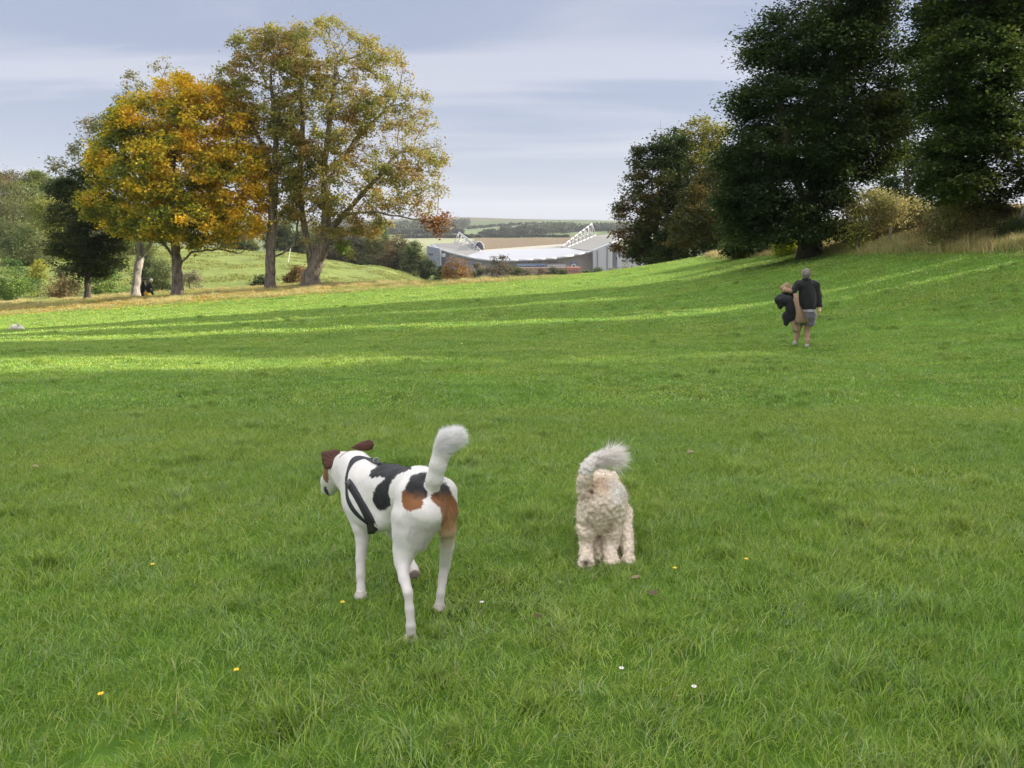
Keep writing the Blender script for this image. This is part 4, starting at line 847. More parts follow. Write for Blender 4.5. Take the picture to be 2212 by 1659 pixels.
# ---------------------------------------------------------------- bodies: one continuous surface grown from tapered limbs
class Body:
    def __init__(s): s.p = []
    def cone(s, a, b, ra, rb, k=.02, sub=False): s.p.append((np.array(a, float), np.array(b, float), ra, rb, k, None, sub)); return s
    def chain(s, pts, k=.02):
        for (a, ra), (b, rb) in zip(pts[:-1], pts[1:]): s.cone(a, b, ra, rb, k)
        return s
    def ell(s, c, rad, k=.02, M=None, sub=False): s.p.append((np.array(c, float), np.array(rad, float), 0, 0, k, np.eye(3) if M is None else np.array(M), sub)); return s
    @staticmethod
    def prim(q, P):
        a, b, ra, rb, k, M, sub = q
        if M is None:
            d = b - a; L2 = max(d @ d, 1e-9); h = np.clip(((P - a) @ d) / L2, 0, 1)
            return np.linalg.norm(P - a - h[..., None] * d, axis=-1) - (ra + (rb - ra) * h)
        l = (P - a) @ M.T; e = l / b; n_ = np.linalg.norm(e, axis=-1); g = np.linalg.norm(e / b, axis=-1) + 1e-9
        return n_ * (n_ - 1) / g
    def val(s, P, which=None):
        d = np.full(P.shape[:-1], 10.0)
        for i, q in enumerate(s.p):
            if which is not None and i not in which: continue
            e = Body.prim(q, P); k = q[4]
            if q[6]: h = np.clip(.5 - .5 * (d + e) / k, 0, 1); d = d * (1 - h) - e * h + k * h * (1 - h)
            else: h = np.clip(.5 + .5 * (e - d) / k, 0, 1); d = e * (1 - h) + d * h - k * h * (1 - h)
        return d
    def mesh(s, res, pad=.03, disp=None):
        lo = np.full(3, 1e9); hi = -lo
        for q in s.p:
            if q[6]: continue
            if q[5] is None: m0 = np.minimum(q[0] - q[2], q[1] - q[3]); m1 = np.maximum(q[0] + q[2], q[1] + q[3])
            else: R_ = q[1].max(); m0 = q[0] - R_; m1 = q[0] + R_
            lo = np.minimum(lo, m0); hi = np.maximum(hi, m1)
        lo -= pad; hi += pad; n_ = np.ceil((hi - lo) / res).astype(int) + 1
        ax = [lo[i] + np.arange(n_[i]) * res for i in range(3)]
        D = np.full(n_, 10.0)
        for q in s.p:
            ex = q[4] + 2 * res + .015 + pad
            if q[5] is None: m0 = np.minimum(q[0] - q[2], q[1] - q[3]) - ex; m1 = np.maximum(q[0] + q[2], q[1] + q[3]) + ex
            else: R_ = q[1].max(); m0 = q[0] - R_ - ex; m1 = q[0] + R_ + ex
            sl = tuple(slice(max(0, int((m0[i] - lo[i]) / res)), min(n_[i], int((m1[i] - lo[i]) / res) + 2)) for i in range(3))
            G = np.stack(np.meshgrid(ax[0][sl[0]], ax[1][sl[1]], ax[2][sl[2]], indexing='ij'), -1); e = Body.prim(q, G); d = D[sl]; k = q[4]
            if q[6]: h = np.clip(.5 - .5 * (d + e) / k, 0, 1); D[sl] = d * (1 - h) - e * h + k * h * (1 - h)
            else: h = np.clip(.5 + .5 * (e - d) / k, 0, 1); D[sl] = e * (1 - h) + d * h - k * h * (1 - h)
        if disp is not None:
            msk = np.abs(D) < .026; idx = np.argwhere(msk); Pm = lo + idx * res; D[msk] += disp(Pm)
        return nets(D, lo, res)
def nets(D, lo, res):
    S = D < 0; nx, ny, nz2 = D.shape
    cnt = np.zeros((nx - 1, ny - 1, nz2 - 1)); acc = np.zeros((nx - 1, ny - 1, nz2 - 1, 3))
    offs = [(i, j, k) for i in (0, 1) for j in (0, 1) for k in (0, 1)]
    sl = lambda o: tuple(slice(o[a], D.shape[a] - 1 + o[a]) for a in range(3))
    for o in offs:
        for a in range(3):
            if o[a]: continue
            o2 = list(o); o2[a] = 1; o2 = tuple(o2); d0 = D[sl(o)]; d1 = D[sl(o2)]; cr = (d0 < 0) != (d1 < 0)
            t = np.where(cr, d0 / np.where(cr, d0 - d1, 1), 0); cnt += cr
            for b in range(3): acc[..., b] += np.where(cr, (t if b == a else o[b]), 0)
    act = cnt > 0; vid = -np.ones(act.shape, int); vid[act] = np.arange(act.sum())
    I = np.argwhere(act); V = lo + (I + acc[act] / cnt[act][:, None]) * res; Fs = []
    for a in range(3):
        b, c = (a + 1) % 3, (a + 2) % 3
        s0 = [slice(1, D.shape[i] - 1) for i in range(3)]; s0[a] = slice(0, D.shape[a] - 1); s1 = list(s0); s1[a] = slice(1, D.shape[a])
        x = S[tuple(s0)]; y = S[tuple(s1)]; e = np.argwhere(x != y); st = np.array([0 if i == a else 1 for i in range(3)]); inside = x[tuple(e.T)]; e = e + st
        def v(db, dc): q = e.copy(); q[:, b] -= db; q[:, c] -= dc; return vid[tuple(q.T)]
        q = np.stack([v(1, 1), v(0, 1), v(0, 0), v(1, 0)], 1); q[~inside] = q[~inside][:, ::-1]; Fs.append(q)
    Fq = np.concatenate(Fs)
    # light relaxation
    for _ in range(2):
        A = np.zeros_like(V); n_ = np.zeros(len(V))
        for i, j in ((0, 1), (1, 2), (2, 3), (3, 0)):
            np.add.at(A, Fq[:, i], V[Fq[:, j]]); np.add.at(n_, Fq[:, i], 1)
        V = V * .5 + A / np.maximum(n_, 1)[:, None] * .5
    return V, Fq
def normals(V, Fq):
    n_ = np.cross(V[Fq[:, 2]] - V[Fq[:, 0]], V[Fq[:, 3]] - V[Fq[:, 1]]); N_ = np.zeros_like(V)
    for i in range(4): np.add.at(N_, Fq[:, i], n_)
    return N_ / (np.linalg.norm(N_, axis=1)[:, None] + 1e-12)
def to_frame(P):
    """frame coordinates of points, for reading off where coat patches end on the animal"""
    y = P[:, 1]; z = P[:, 2] - CAMZ; dep = y * cp - z * sp; upc = y * sp + z * cp
    return CX + P[:, 0] / dep * F, CY - upc / dep * F
def in_poly(x, y, poly):
    poly = np.array(poly); c = np.zeros(len(x), bool); j = len(poly) - 1
    for i in range(len(poly)):
        xi, yi = poly[i]; xj, yj = poly[j]; c ^= ((yi > y) != (yj > y)) & (x < (xj - xi) * (y - yi) / (yj - yi + 1e-12) + xi); j = i
    return c
def soft_poly(P, V, poly, jitter=1.6, seed=1):
    x, y = to_frame(P); j = (fbm(P * 90, seed, 3) - .5) * 2 * jitter * 2; k = (fbm(P * 90 + 9, seed + 1, 3) - .5) * 2 * jitter * 2
    s = np.zeros(len(P))
    for dx, dy in ((0, 0), (.7, 0), (-.7, 0), (0, .7), (0, -.7)): s += in_poly(x + j + dx, y + k + dy, poly)
    return s / 5
def strands(P0, D, L_, W_, r, segs=3, grav=0, curl=0):
    n_ = len(P0); side = np.cross(D, r.normal(size=(n_, 3))); side /= np.linalg.norm(side, axis=1)[:, None] + 1e-9; bend = np.cross(D, side)
    L_ = np.broadcast_to(L_, n_)[:, None]; W_ = np.broadcast_to(W_, n_)[:, None]; lv = []; cb = (r.normal(size=(n_, 1)) * curl)
    for k in range(segs + 1):
        t = k / segs; c = P0 + D * L_ * t + bend * cb * L_ * t * t + np.array([0, 0, -grav]) * L_ * t * t; w_ = W_ * (1 - t ** 1.5)
        if k < segs: lv += [c - side * w_ / 2, c + side * w_ / 2]
        else: lv += [c]
    nv = len(lv); V = np.stack(lv, 1).reshape(-1, 3); b = np.arange(n_) * nv
    ff = np.stack([np.stack([b + 2 * k, b + 2 * k + 1, b + 2 * k + 3, b + 2 * k + 2], 1) for k in range(segs - 1)], 1).reshape(-1, 4); tr = np.stack([b + 2 * segs - 2, b + 2 * segs - 1, b + 2 * segs], 1)
    return V, np.concatenate([ff.ravel(), tr.ravel()]), np.concatenate([np.arange(len(ff)) * 4, len(ff) * 4 + np.arange(n_) * 3]), nv
def mat_coat(name, rough=.75, sub=0.0, bump=.25, bscale=260):
    m, n, out = new_mat(name); a = nd(n, 'ShaderNodeAttribute', attribute_name='Col'); b = nd(n, 'ShaderNodeBsdfPrincipled'); n.links.new(a.outputs[0], b.inputs['Base Color']); n.links.new(b.outputs[0], out.inputs[0])
    b.inputs['Roughness'].default_value = rough; b.inputs['Specular IOR Level'].default_value = .25; b.inputs['Sheen Weight'].default_value = .15; b.inputs['Sheen Roughness'].default_value = .5
    tc = nd(n, 'ShaderNodeTexCoord'); nz = nd(n, 'ShaderNodeTexNoise'); n.links.new(tc.outputs['Object'], nz.inputs[0]); nz.inputs['Scale'].default_value = bscale; nz.inputs['Detail'].default_value = 3
    bp = nd(n, 'ShaderNodeBump'); n.links.new(nz.outputs[0], bp.inputs['Height']); bp.inputs['Strength'].default_value = bump; bp.inputs['Distance'].default_value = .003; n.links.new(bp.outputs[0], b.inputs['Normal'])
    return m
M_coat = mat_coat('short_fur')
def mat_hair(name):
    m = mat_coat(name, .7); n = m.node_tree; out = [x for x in n.nodes if x.type == 'OUTPUT_MATERIAL'][0]; p = [x for x in n.nodes if x.type == 'BSDF_PRINCIPLED'][0]; a = [x for x in n.nodes if x.type == 'ATTRIBUTE'][0]
    t = nd(n, 'ShaderNodeBsdfTranslucent'); n.links.new(a.outputs[0], t.inputs[0]); ms = nd(n, 'ShaderNodeMixShader'); ms.inputs[0].default_value = .45
    n.links.new(p.outputs[0], ms.inputs[1]); n.links.new(t.outputs[0], ms.inputs[2]); n.links.new(ms.outputs[0], out.inputs['Surface']); return m
M_hair = mat_hair('hair'); M_cloth_v = mat_coat('cloth', .85, bump=.4, bscale=400)
M_strap = mat_plain('black_webbing', (.018, .018, .022), .55, .25, 300, bump=.3)
M_nose = mat_plain('dog_nose', (.02, .015, .015), .35, .1, 100)
M_pad = mat_plain('paw_pad', (.16, .09, .065), .8, .3, 120)
def put(name, V, Fq, col, mat, parent, O, smooth=True):
    me = quads(name, V - O, Fq, col, smooth); return mobj(name, me, mat, parent)
def fur(name, V, Fq, N_, colr, n_, L_, W_, seed, parent, O, mat, comb=None, lift=.35, mask=None, curl=.3, grav=.2, inset=.002):
    r = np.random.default_rng(seed); ar = np.linalg.norm(np.cross(V[Fq[:, 2]] - V[Fq[:, 0]], V[Fq[:, 3]] - V[Fq[:, 1]]), axis=1)
    if mask is not None: ar = ar * mask[Fq[:, 0]]
    fi = r.choice(len(Fq), n_, p=ar / ar.sum()); u, v = r.uniform(size=(2, n_, 1)); q = V[Fq[fi]]; P0 = (q[:, 0] * (1 - u) + q[:, 1] * u) * (1 - v) + (q[:, 3] * (1 - u) + q[:, 2] * u) * v
    nn = N_[Fq[fi, 0]]; P0 = P0 - nn * inset; cb = r.normal(size=(n_, 3)) * .25 + (np.array([0, 0, -1.]) if comb is None else comb(P0)); cb -= nn * (cb * nn).sum(1)[:, None]
    D = nn * lift + cb / (np.linalg.norm(cb, axis=1)[:, None] + 1e-6); D /= np.linalg.norm(D, axis=1)[:, None]
    LL = L_(P0) if callable(L_) else L_; SV, fl, st, nv = strands(P0, D, LL * r.uniform(.6, 1.2, n_), W_, r, 3, grav, curl)
    c = colr[Fq[fi, 0]] * r.uniform(.86, 1.1, (n_, 1)); me = mesh_np(name, SV - O, fl, st, None, np.repeat(c, nv, 0), True)
    return mobj(name, me, mat, parent)
# ------------------------------------------------------------ the big hound
J = px3
hb = Body()
torso = [((922, 1066, 3.16), .098), ((905, 1062, 3.24), .098), ((872, 1060, 3.34), .092), ((840, 1056, 3.43), .100), ((805, 1052, 3.53), .100), ((786, 1052, 3.60), .088)]
hb.chain([(J(*a), b) for a, b in torso], .05)
hb.chain([(J(*a), b) for a, b in [((880, 1088, 3.32), .075), ((845, 1090, 3.42), .098), ((808, 1094, 3.50), .108), ((782, 1085, 3.57), .090)]], .05)
hb.ell(J(776, 1082, 3.52), (.050, .075, .090), .04); hb.ell(J(836, 1110, 3.42), (.075, .12, .060), .05)
hb.ell(J(884, 1064, 3.15), (.055, .070, .060), .03)
n_torso = len(hb.p)
hb.chain([(J(790, 1034, 3.60), .092), (J(767, 1012, 3.69), .076), (J(742, 1004, 3.76), .066)], .04)
hb.cone(J(775, 1060, 3.62), J(745, 1030, 3.72), .075, .055, .04)
n_neck = len(hb.p)
hb.ell(J(733, 1006, 3.80), (.068, .075, .062), .03).chain([(J(722, 1018, 3.83), .052), (J(711, 1040, 3.88), .036), (J(706, 1056, 3.91), .031)], .02)
hb.chain([(J(728, 1036, 3.82), .040), (J(716, 1062, 3.89), .020)], .02)
# front left leg
i_sh = len(hb.p)
hb.chain([(J(775, 1092, 3.50), 0.0651), (J(781, 1140, 3.46), 0.0416), (J(783, 1165, 3.45), 0.0320), (J(780, 1205, 3.42), 0.0248), (J(779, 1240, 3.39), 0.0196), (J(780, 1268, 3.37), 0.0180), (J(780, 1281, 3.36), 0.0192)], .009)
hb.ell(J(779, 1287, 3.345), (.027, .042, .019), 0.0096)
# front right leg, lifted
hb.chain([(J(838, 1100, 3.60), 0.0558), (J(852, 1150, 3.62), 0.0336), (J(870, 1188, 3.60), .0235), (J(887, 1214, 3.56), .0195), (J(893, 1228, 3.50), .021), (J(895, 1238, 3.46), .025)], .009)
# hind left
hb.chain([(J(893, 1068, 3.12), 0.0791), (J(892, 1105, 3.10), 0.0763), (J(888, 1145, 3.09), 0.0670), (J(877, 1180, 3.09), 0.0424), (J(869, 1215, 3.05), 0.0304), (J(873, 1250, 2.99), 0.0232), (J(881, 1280, 2.945), 0.0204), (J(884, 1315, 2.935), 0.0180), (J(886, 1350, 2.925), 0.0180), (J(887, 1368, 2.93), 0.0204)], .009)
hb.cone(J(922, 1110, 3.04), J(906, 1168, 3.05), .074, .036, .05); hb.cone(J(880, 1120, 3.08), J(876, 1185, 3.07), .060, .040, .04)
hb.ell(J(887, 1378, 2.955), (.028, .046, .020), 0.0096)
# hind right
hb.chain([(J(950, 1068, 3.18), 0.0744), (J(960, 1105, 3.16), 0.0577), (J(965, 1145, 3.16), 0.0384), (J(966, 1180, 3.20), 0.0304), (J(961, 1220, 3.24), 0.0240), (J(955, 1255, 3.23), 0.0200), (J(951, 1282, 3.21), 0.0188), (J(949, 1305, 3.21), 0.0200)], .009)
hb.cone(J(945, 1105, 3.10), J(958, 1150, 3.12), .036, .020, .03)
hb.ell(J(948, 1311, 3.215), (.027,.042,.018), 0.0096)
# paws: toes
for (cx, cy, Yc, dx) in ((779, 1288, 3.385, 0), (887, 1380, 2.98, 0), (948, 1314, 3.25, 0)):
    for q in (-.021, -.007, .007, .021): hb.cone(J(cx, cy, Yc) + np.array([q, -.01, .0]), J(cx, cy, Yc) + np.array([q * 1.15, .012, -.004]), .0115, .010, .006)
# tail
hb.chain([(J(930, 1064, 3.08), .032), (J(938, 1035, 3.05), .027), (J(946, 1005, 3.045), .027), (J(955, 978, 3.05), .028), (J(965, 958, 3.06), .032), (J(975, 949, 3.07), .030)], .03)
V, Fq = hb.mesh(.0065, .02, lambda P: (fbm(P * 26, 5, 2) - .5) * .006 + (fbm(P * np.array([14, 14, 5]), 8, 2) - .5) * .008)
Nn = normals(V, Fq)
WHITE = np.array([.77, .725, .68]); BLACK = np.array([.016, .015, .017]); BROWN = np.array([.26, .105, .035]); TAN = np.array([.46, .27, .13])
colr = np.tile(WHITE, (len(V), 1)) * (.94 + .1 * fbm(V * 14, 3, 2))[:, None]
# pink skin shows through on legs and belly
low = sstep(.32, .05, V[:, 2])[:, None]; colr = colr * (1 - low * .5) + np.array([.62, .54, .50]) * low * .5
P_saddle = [(797, 1027), (802, 1017), (815, 1005), (836, 997), (850, 999), (864, 1004), (882, 1006), (889, 1004), (887, 1014), (873, 1019), (859, 1025), (848, 1038), (840, 1051), (838, 1065), (843, 1079), (843, 1093), (832, 1102), (818, 1102), (808, 1091), (804, 1077), (807, 1061), (816, 1047), (825, 1041), (832, 1034), (823, 1029), (814, 1031), (802, 1034)]
P_rump = [(921, 1019), (909, 1020), (887, 1029), (879, 1044), (873, 1058), (868, 1062), (867, 1081), (873, 1101), (890, 1104), (909, 1099), (914, 1088), (911, 1080), (922, 1074), (928, 1060), (926, 1040)]
P_right = [(948, 1040), (962, 1042), (970, 1052), (977, 1069), (988, 1088), (997, 1109), (996, 1130), (988, 1160), (972, 1190), (955, 1185), (950, 1150), (956, 1120), (950, 1097), (936, 1085), (930, 1076), (938, 1058)]
facing = ((V - np.array([0, 0, CAMZ])) * Nn).sum(1) < .6
x_, y_ = to_frame(V)
tailm = (np.linalg.norm(V - J(938, 1035, 3.05), axis=1) < .055) | (y_ < 1015) & (x_ > 925)
def paint(w_, c):
    global colr
    w_ = w_[:, None]; colr = colr * (1 - w_) + c * w_
s_ = soft_poly(V, V, P_saddle) * facing; paint(s_, BLACK)
back = (V[:, 1] < 3.36); s_ = soft_poly(V, V, P_rump) * facing * back * ~tailm; t = sstep(1058, 1082, y_ + (fbm(V * 60, 8, 2) - .5) * 18 - (x_ - 895) * .3)[:, None]
paint(s_, BLACK * 1.6 * (1 - t) + BROWN * t)
s_ = soft_poly(V, V, P_right) * facing * back * ~tailm; t = sstep(1050, 1085, y_ + (fbm(V * 60, 9, 2) - .5) * 22)[:, None]; t2 = sstep(1095, 1150, y_ + (fbm(V * np.array([120, 120, 30]), 10, 2) - .5) * 60)[:, None]
fade = 1 - .75 * sstep(1140, 1190, y_); paint(s_ * fade, (BLACK * 3 * (1 - t) + BROWN * t) * (1 - t2) + TAN * t2)
# the far side of the coat carries the same sort of patches
fx = ((V - J(850, 1050, 3.45)) @ np.array([.84, .54, 0])); al = ((V - J(850, 1050, 3.45)) @ np.array([-.54, .84, 0]))
far_p = (fx > .045) & ~facing; paint((far_p & (np.hypot(al - .02, (V[:, 2] - .45)) < .10 + .03 * fbm(V * 12, 4, 2))).astype(float), BLACK)
# face: brown cheek and ear base, dark lips
hd = np.linalg.norm(V - J(733, 1006, 3.80), axis=1); face = (x_ < 709 + (fbm(V * 70, 6, 2) - .5) * 4) & (hd < .12) & (y_ < 1043); paint(face.astype(float), BROWN * 1.1)
lips = in_poly(x_, y_, [(699, 1052), (704, 1050), (708, 1060), (712, 1068), (712, 1075), (706, 1070), (701, 1062)]); paint(lips * (hd > .05) * 1.0, BLACK * 1.5)
paint(((y_ < 985) & (x_ > 728) & (x_ < 765) & (hd < .09)).astype(float) * .0, BROWN)
fp = np.linalg.norm(V - J(896, 1243, 3.445), axis=1) < .026; paint(fp * .85, np.array([.15, .085, .06]))
pads = ((V[:, 2] < gz(V[:, 0], V[:, 1]) + .022) & (Nn[:, 1] < -.2)); paint(pads * .35, np.array([.20, .12, .09]))
hound = empty('dog', tuple(hit(915, 1340)), 'large white hound with black and brown patches and raised tail, wearing a black harness', 'dog')
O = np.array(hound.location)
body = put('body', V, Fq, colr, M_coat, hound, O)
axis = np.array([.50, -.80, -.35])
comb = lambda P: np.where((P[:, 2] < .30)[:, None], np.array([0, 0, -1.]), axis)
notail = (~((y_ < 1050) & (x_ > 922) & (V[:, 1] < 3.12))).astype(float)
fur('short_hair', V, Fq, Nn, colr, 70000, lambda P: .007 + .006 * sstep(.2, .4, P[:, 2]), .0012, 41, hound, O, M_hair, comb, .16, notail, .1, .05, inset=.001)
tm = ((y_ < 1052) & (x_ > 924) & (V[:, 1] < 3.14)).astype(float); tdir = (J(982, 935, 3.07) - J(945, 1005, 3.05)); tdir /= np.linalg.norm(tdir)
def tcomb(P):
    tx, ty = to_frame(P); u = sstep(1010, 955, ty)[:, None]; return tdir * (1 - u) + np.array([.93, 0, .28]) * u
fur('tail_hair', V, Fq, Nn, np.tile([.97, .95, .93], (len(V), 1)), 16000, lambda P: .014 + .042 * sstep(1005, 945, to_frame(P)[1]), .0016, 42, hound, O, M_hair, tcomb, .22, tm, .15, .03)
thm = (np.linalg.norm(V - J(918, 1150, 3.03), axis=1) < .075).astype(float) * (V[:, 1] < 3.09)
fur('thigh_hair', V, Fq, Nn, colr, 3000, .020, .0014, 43, hound, O, M_hair, lambda P: np.array([.25, -.2, -1.]), .22, thm + 1e-9, .1, .05)
# ears
def flap(name, pts, Ys, th, mat_col, parent, O, fold=.012):
    P3 = np.array([px3(x, y, Yv) for (x, y), Yv in zip(pts, Ys)]); c = P3.mean(0); n_ = len(P3); rings = []
    nrm = np.cross(P3[1] - P3[0], P3[-1] - P3[0]); nrm /= np.linalg.norm(nrm)
    if nrm[1] > 0: nrm = -nrm
    Vv = []; Ff = []
    for s_, off in ((1, 0), (.8, .5), (.4, .9)): Vv += [c + (p - c) * s_ + nrm * th * off for p in P3]
    Vv += [c + nrm * th]
    for s_, off in ((.8, -.5), (.4, -.9)): Vv += [c + (p - c) * s_ + nrm * th * off for p in P3]
    Vv += [c - nrm * th]; ci = 3 * n_; b2 = ci + 1
    for i in range(n_):
        j = (i + 1) % n_
        Ff += [(i, j, n_ + j, n_ + i), (n_ + i, n_ + j, 2 * n_ + j, 2 * n_ + i), (2 * n_ + i, 2 * n_ + j, ci, ci), (j, i, b2 + i, b2 + j), (b2 + j, b2 + i, b2 + n_ + i, b2 + n_ + j), (b2 + n_ + j, b2 + n_ + i, b2 + 2 * n_, b2 + 2 * n_)]
    mb = MB(); mb.add([v - O for v in Vv], [tuple(dict.fromkeys(f)) for f in Ff]); o = mb.build(name, mat_col, parent, True); return o
M_ear = mat_plain('dark_brown_fur', (.095, .034, .020), .7, .35, 90, bump=.6)
M_ear2 = mat_plain('brown_fur_edge', (.20, .08, .03), .7, .35, 90, bump=.6)
flap('ear', [(693, 978), (700, 974), (716, 971), (733, 972), (736, 980), (731, 993), (722, 1005), (712, 1013), (702, 1013), (696, 1000)], [3.76, 3.755, 3.745, 3.74, 3.735, 3.715, 3.70, 3.70, 3.715, 3.735], .009, M_ear, hound, O)
flap('ear', [(757, 968), (770, 959), (784, 953), (797, 949), (805, 953), (808, 961), (805, 970), (795, 974), (776, 973)], [3.80, 3.79, 3.78, 3.77, 3.765, 3.76, 3.765, 3.775, 3.79], .009, M_ear, hound, O)
mb = MB(); mb.bar(J(703, 1055, 3.90) - O, J(701, 1063, 3.92) - O, .012, 10, .009); mb.build('nose', M_nose, hound, True)
# harness and collar: bands that run right round the body
def band_loop(bodyf, which, c, nrm, up_, half, n_=72, rmax=.3, off=.004, skip=None, p0=None):
    """march outwards in a plane through c to find the skin, all the way round"""
    nrm = nrm / np.linalg.norm(nrm)
    if p0 is not None: c = c - nrm * ((c - p0) @ nrm)
    up_ = up_ - nrm * (up_ @ nrm); up_ /= np.linalg.norm(up_); sd_ = np.cross(nrm, up_)
    a = np.linspace(0, 2 * math.pi, n_, endpoint=False); dirs = np.cos(a)[:, None] * up_ + np.sin(a)[:, None] * sd_; rr = np.linspace(.02, rmax, 240)
    out_ = []
    for s_ in (-half, 0, half):
        Pm = c + nrm * s_ + dirs[:, None] * rr[None, :, None]; d = bodyf.val(Pm, which); k = (d > 0).argmax(1); out_.append(rr[k])
    rad = np.stack(out_); rad = (rad + np.roll(rad, 1, 1) + np.roll(rad, -1, 1)) / 3
    return c, nrm, dirs, rad
def band_mesh(name, L_, half, th, mat, parent, O):
    c, nrm, dirs, rad = L_; n_ = dirs.shape[0]; Vv = []; prof = [(-half, 0, .001), (-half * .9, 0, th), (0, 1, th * 1.15), (half * .9, 2, th), (half, 2, .001)]
    for s_, k, o in prof: Vv.append(c + nrm * s_ + dirs * (rad[k] + o)[:, None])
    Vv = np.concatenate(Vv) - O; i = np.arange(n_); j = (i + 1) % n_; Ff = np.concatenate([np.stack([k * n_ + i, k * n_ + j, (k + 1) * n_ + j, (k + 1) * n_ + i], 1) for k in range(4)])
    me = quads(name, Vv, Ff); return mobj(name, me, mat, parent)
harness = empty('harness', (0, 0, 0)); harness.parent = hound
tb = set(range(n_torso)); nb_ = set(range(n_neck))
ax_b = J(786, 1052, 3.60) - J(905, 1062, 3.24)
def surf(px, py, which, Y0=2.7, Y1=4.2):
    Ys = np.linspace(Y0, Y1, 900); q = np.array([J(px, py, y) for y in Ys]); return q[(hb.val(q, which) < .002).argmax()]
# girth: leans back towards the belly
g_top, g_left, g_bot = surf(815, 992, tb), surf(764, 1060, tb | {i_sh}), surf(802, 1148, tb | {i_sh})
nr = np.cross(g_left - g_top, g_bot - g_top); L1 = band_loop(hb, tb | {i_sh}, J(803, 1072, 3.50), nr, np.array([0, 0, 1.]), .013, p0=g_top); band_mesh('girth_strap', L1, .0140, .0045, M_strap, harness, O)
n_top, n_left, n_bot = surf(793, 990, nb_), surf(758, 1004, nb_), surf(748.5, 1048, nb_)
nr = np.cross(n_left - n_top, n_bot - n_top); L2 = band_loop(hb, nb_, J(782, 1045, 3.60), nr, np.array([0, 0, 1.]), .010, p0=n_top); band_mesh('chest_strap', L2, .0105, .0045, M_strap, harness, O)
def on_top(px, py, Y):
    p = J(px, py, Y); zz = np.linspace(.9, .2, 400); q = np.stack([np.full(400, p[0]), np.full(400, p[1]), zz], 1); d = hb.val(q, nb_); return q[(d < .0045).argmax()]
sp_pts = [on_top(796 + 8 * t * 4, 985, 3.60 - .045 * t * 3.4) for t in np.linspace(0, 1, 7)]
mb = MB()
for a, b in zip(sp_pts[:-1], sp_pts[1:]):
    s_ = np.array([.84, .54, 0]) * .014; u_ = np.array([0, 0, .004]); mb.hexa([a - s_ - O, a + s_ - O, b + s_ - O, b - s_ - O], [a - s_ + u_ - O, a + s_ + u_ - O, b + s_ + u_ - O, b - s_ + u_ - O])
mb.build('back_strap', M_strap, harness)
mb = MB(); q = sp_pts[3]; ring = [q + np.array([.84 * math.cos(t) * .014, .54 * math.cos(t) * .014, .012 + .014 * math.sin(t)]) - O for t in np.linspace(0, 6.283, 13)]
for a, b in zip(ring[:-1], ring[1:]): mb.bar(a, b, .002, 5)
mb.build('lead_ring', mat_plain('steel', (.5, .5, .52), .3, .1, 10, metal=1), harness, True)
bk = J(779, 1011, 3.50); 
mb = MB(); i0 = int(np.argmin([np.linalg.norm(L1[0] + d * r_ - bk) for d, r_ in zip(L1[2], L1[3][1])])); c = L1[0] + L1[2][i0] * (L1[3][1][i0] + .008)
t_ = L1[2][(i0 + 1) % 72] * L1[3][1][(i0 + 1) % 72] - L1[2][i0] * L1[3][1][i0]; t_ /= np.linalg.norm(t_); nn_ = L1[1]; od = L1[2][i0]
mb.hexa([c - t_ * .022 - nn_ * .015 - od * .006 - O, c + t_ * .022 - nn_ * .015 - od * .006 - O, c + t_ * .022 + nn_ * .015 - od * .006 - O, c - t_ * .022 + nn_ * .015 - od * .006 - O], [c - t_ * .018 - nn_ * .011 + od * .004 - O, c + t_ * .018 - nn_ * .011 + od * .004 - O, c + t_ * .018 + nn_ * .011 + od * .004 - O, c - t_ * .018 + nn_ * .011 + od * .004 - O])
mb.build('buckle', M_nose, harness)
c_c = J(752, 1014, 3.715); L3 = band_loop(hb, nb_, c_c, J(733, 1004, 3.79) - J(775, 1030, 3.64), np.array([0, 0, 1.]),   .005, rmax=.16); band_mesh('collar', L3, .005, .0012, mat_plain('red_collar', (.30, .05, .04), .6, .2, 200), hound, O)
# ------------------------------------------------------------ the small curly dog
sb = Body()
sb.chain([(J(1300, 1082, 3.86), .108), (J(1304, 1078, 4.0), .106), (J(1310, 1080, 4.14), .104)], .05)
sb.chain([(J(1297, 1110, 3.86), .098), (J(1308, 1110, 4.08), .092)], .05)
sb.chain([(J(1316, 1070, 4.20), .085), (J(1310, 1052, 4.30), .075)], .04)
sb.ell(J(1300, 1044, 4.36), (.078, .085, .078), .03).cone(J(1302, 1052, 4.42), J(1305, 1062, 4.52), .045, .035, .03)
for sx in (-1, 1): sb.chain([(J(1300, 1036, 4.34) + np.array([sx * .062, 0, .02]), .024), (J(1300, 1052, 4.35) + np.array([sx * .085, 0, 0]), .026)], .02)
sb.chain([(J(1272, 1110, 3.85), .060), (J(1267, 1145, 3.83), .043), (J(1267, 1172, 3.84), .033), (J(1267, 1196, 3.78), .029), (J(1266, 1214, 3.72), .032)], .018)
sb.ell(J(1266, 1219, 3.715), (.037, .032, .036), .015)
sb.chain([(J(1326, 1110, 3.87), .062), (J(1321, 1145, 3.84), .047), (J(1318, 1172, 3.84), .038), (J(1318, 1196, 3.79), .032)], .018)
sb.ell(J(1321, 1214, 3.755), (.038, .045, .030), .015)
sb.chain([(J(1342, 1108, 4.02), .055), (J(1351, 1150, 3.92), .036), (J(1355, 1185, 3.83), .031)], .018).ell(J(1357, 1210, 3.785), (.034, .042, .030), .015)
sb.chain([(J(1292, 1115, 4.02), .050), (J(1292, 1168, 3.90), .034), (J(1293, 1195, 3.85), .030)], .018).ell(J(1293, 1207, 3.83), (.032, .040, .028), .015)
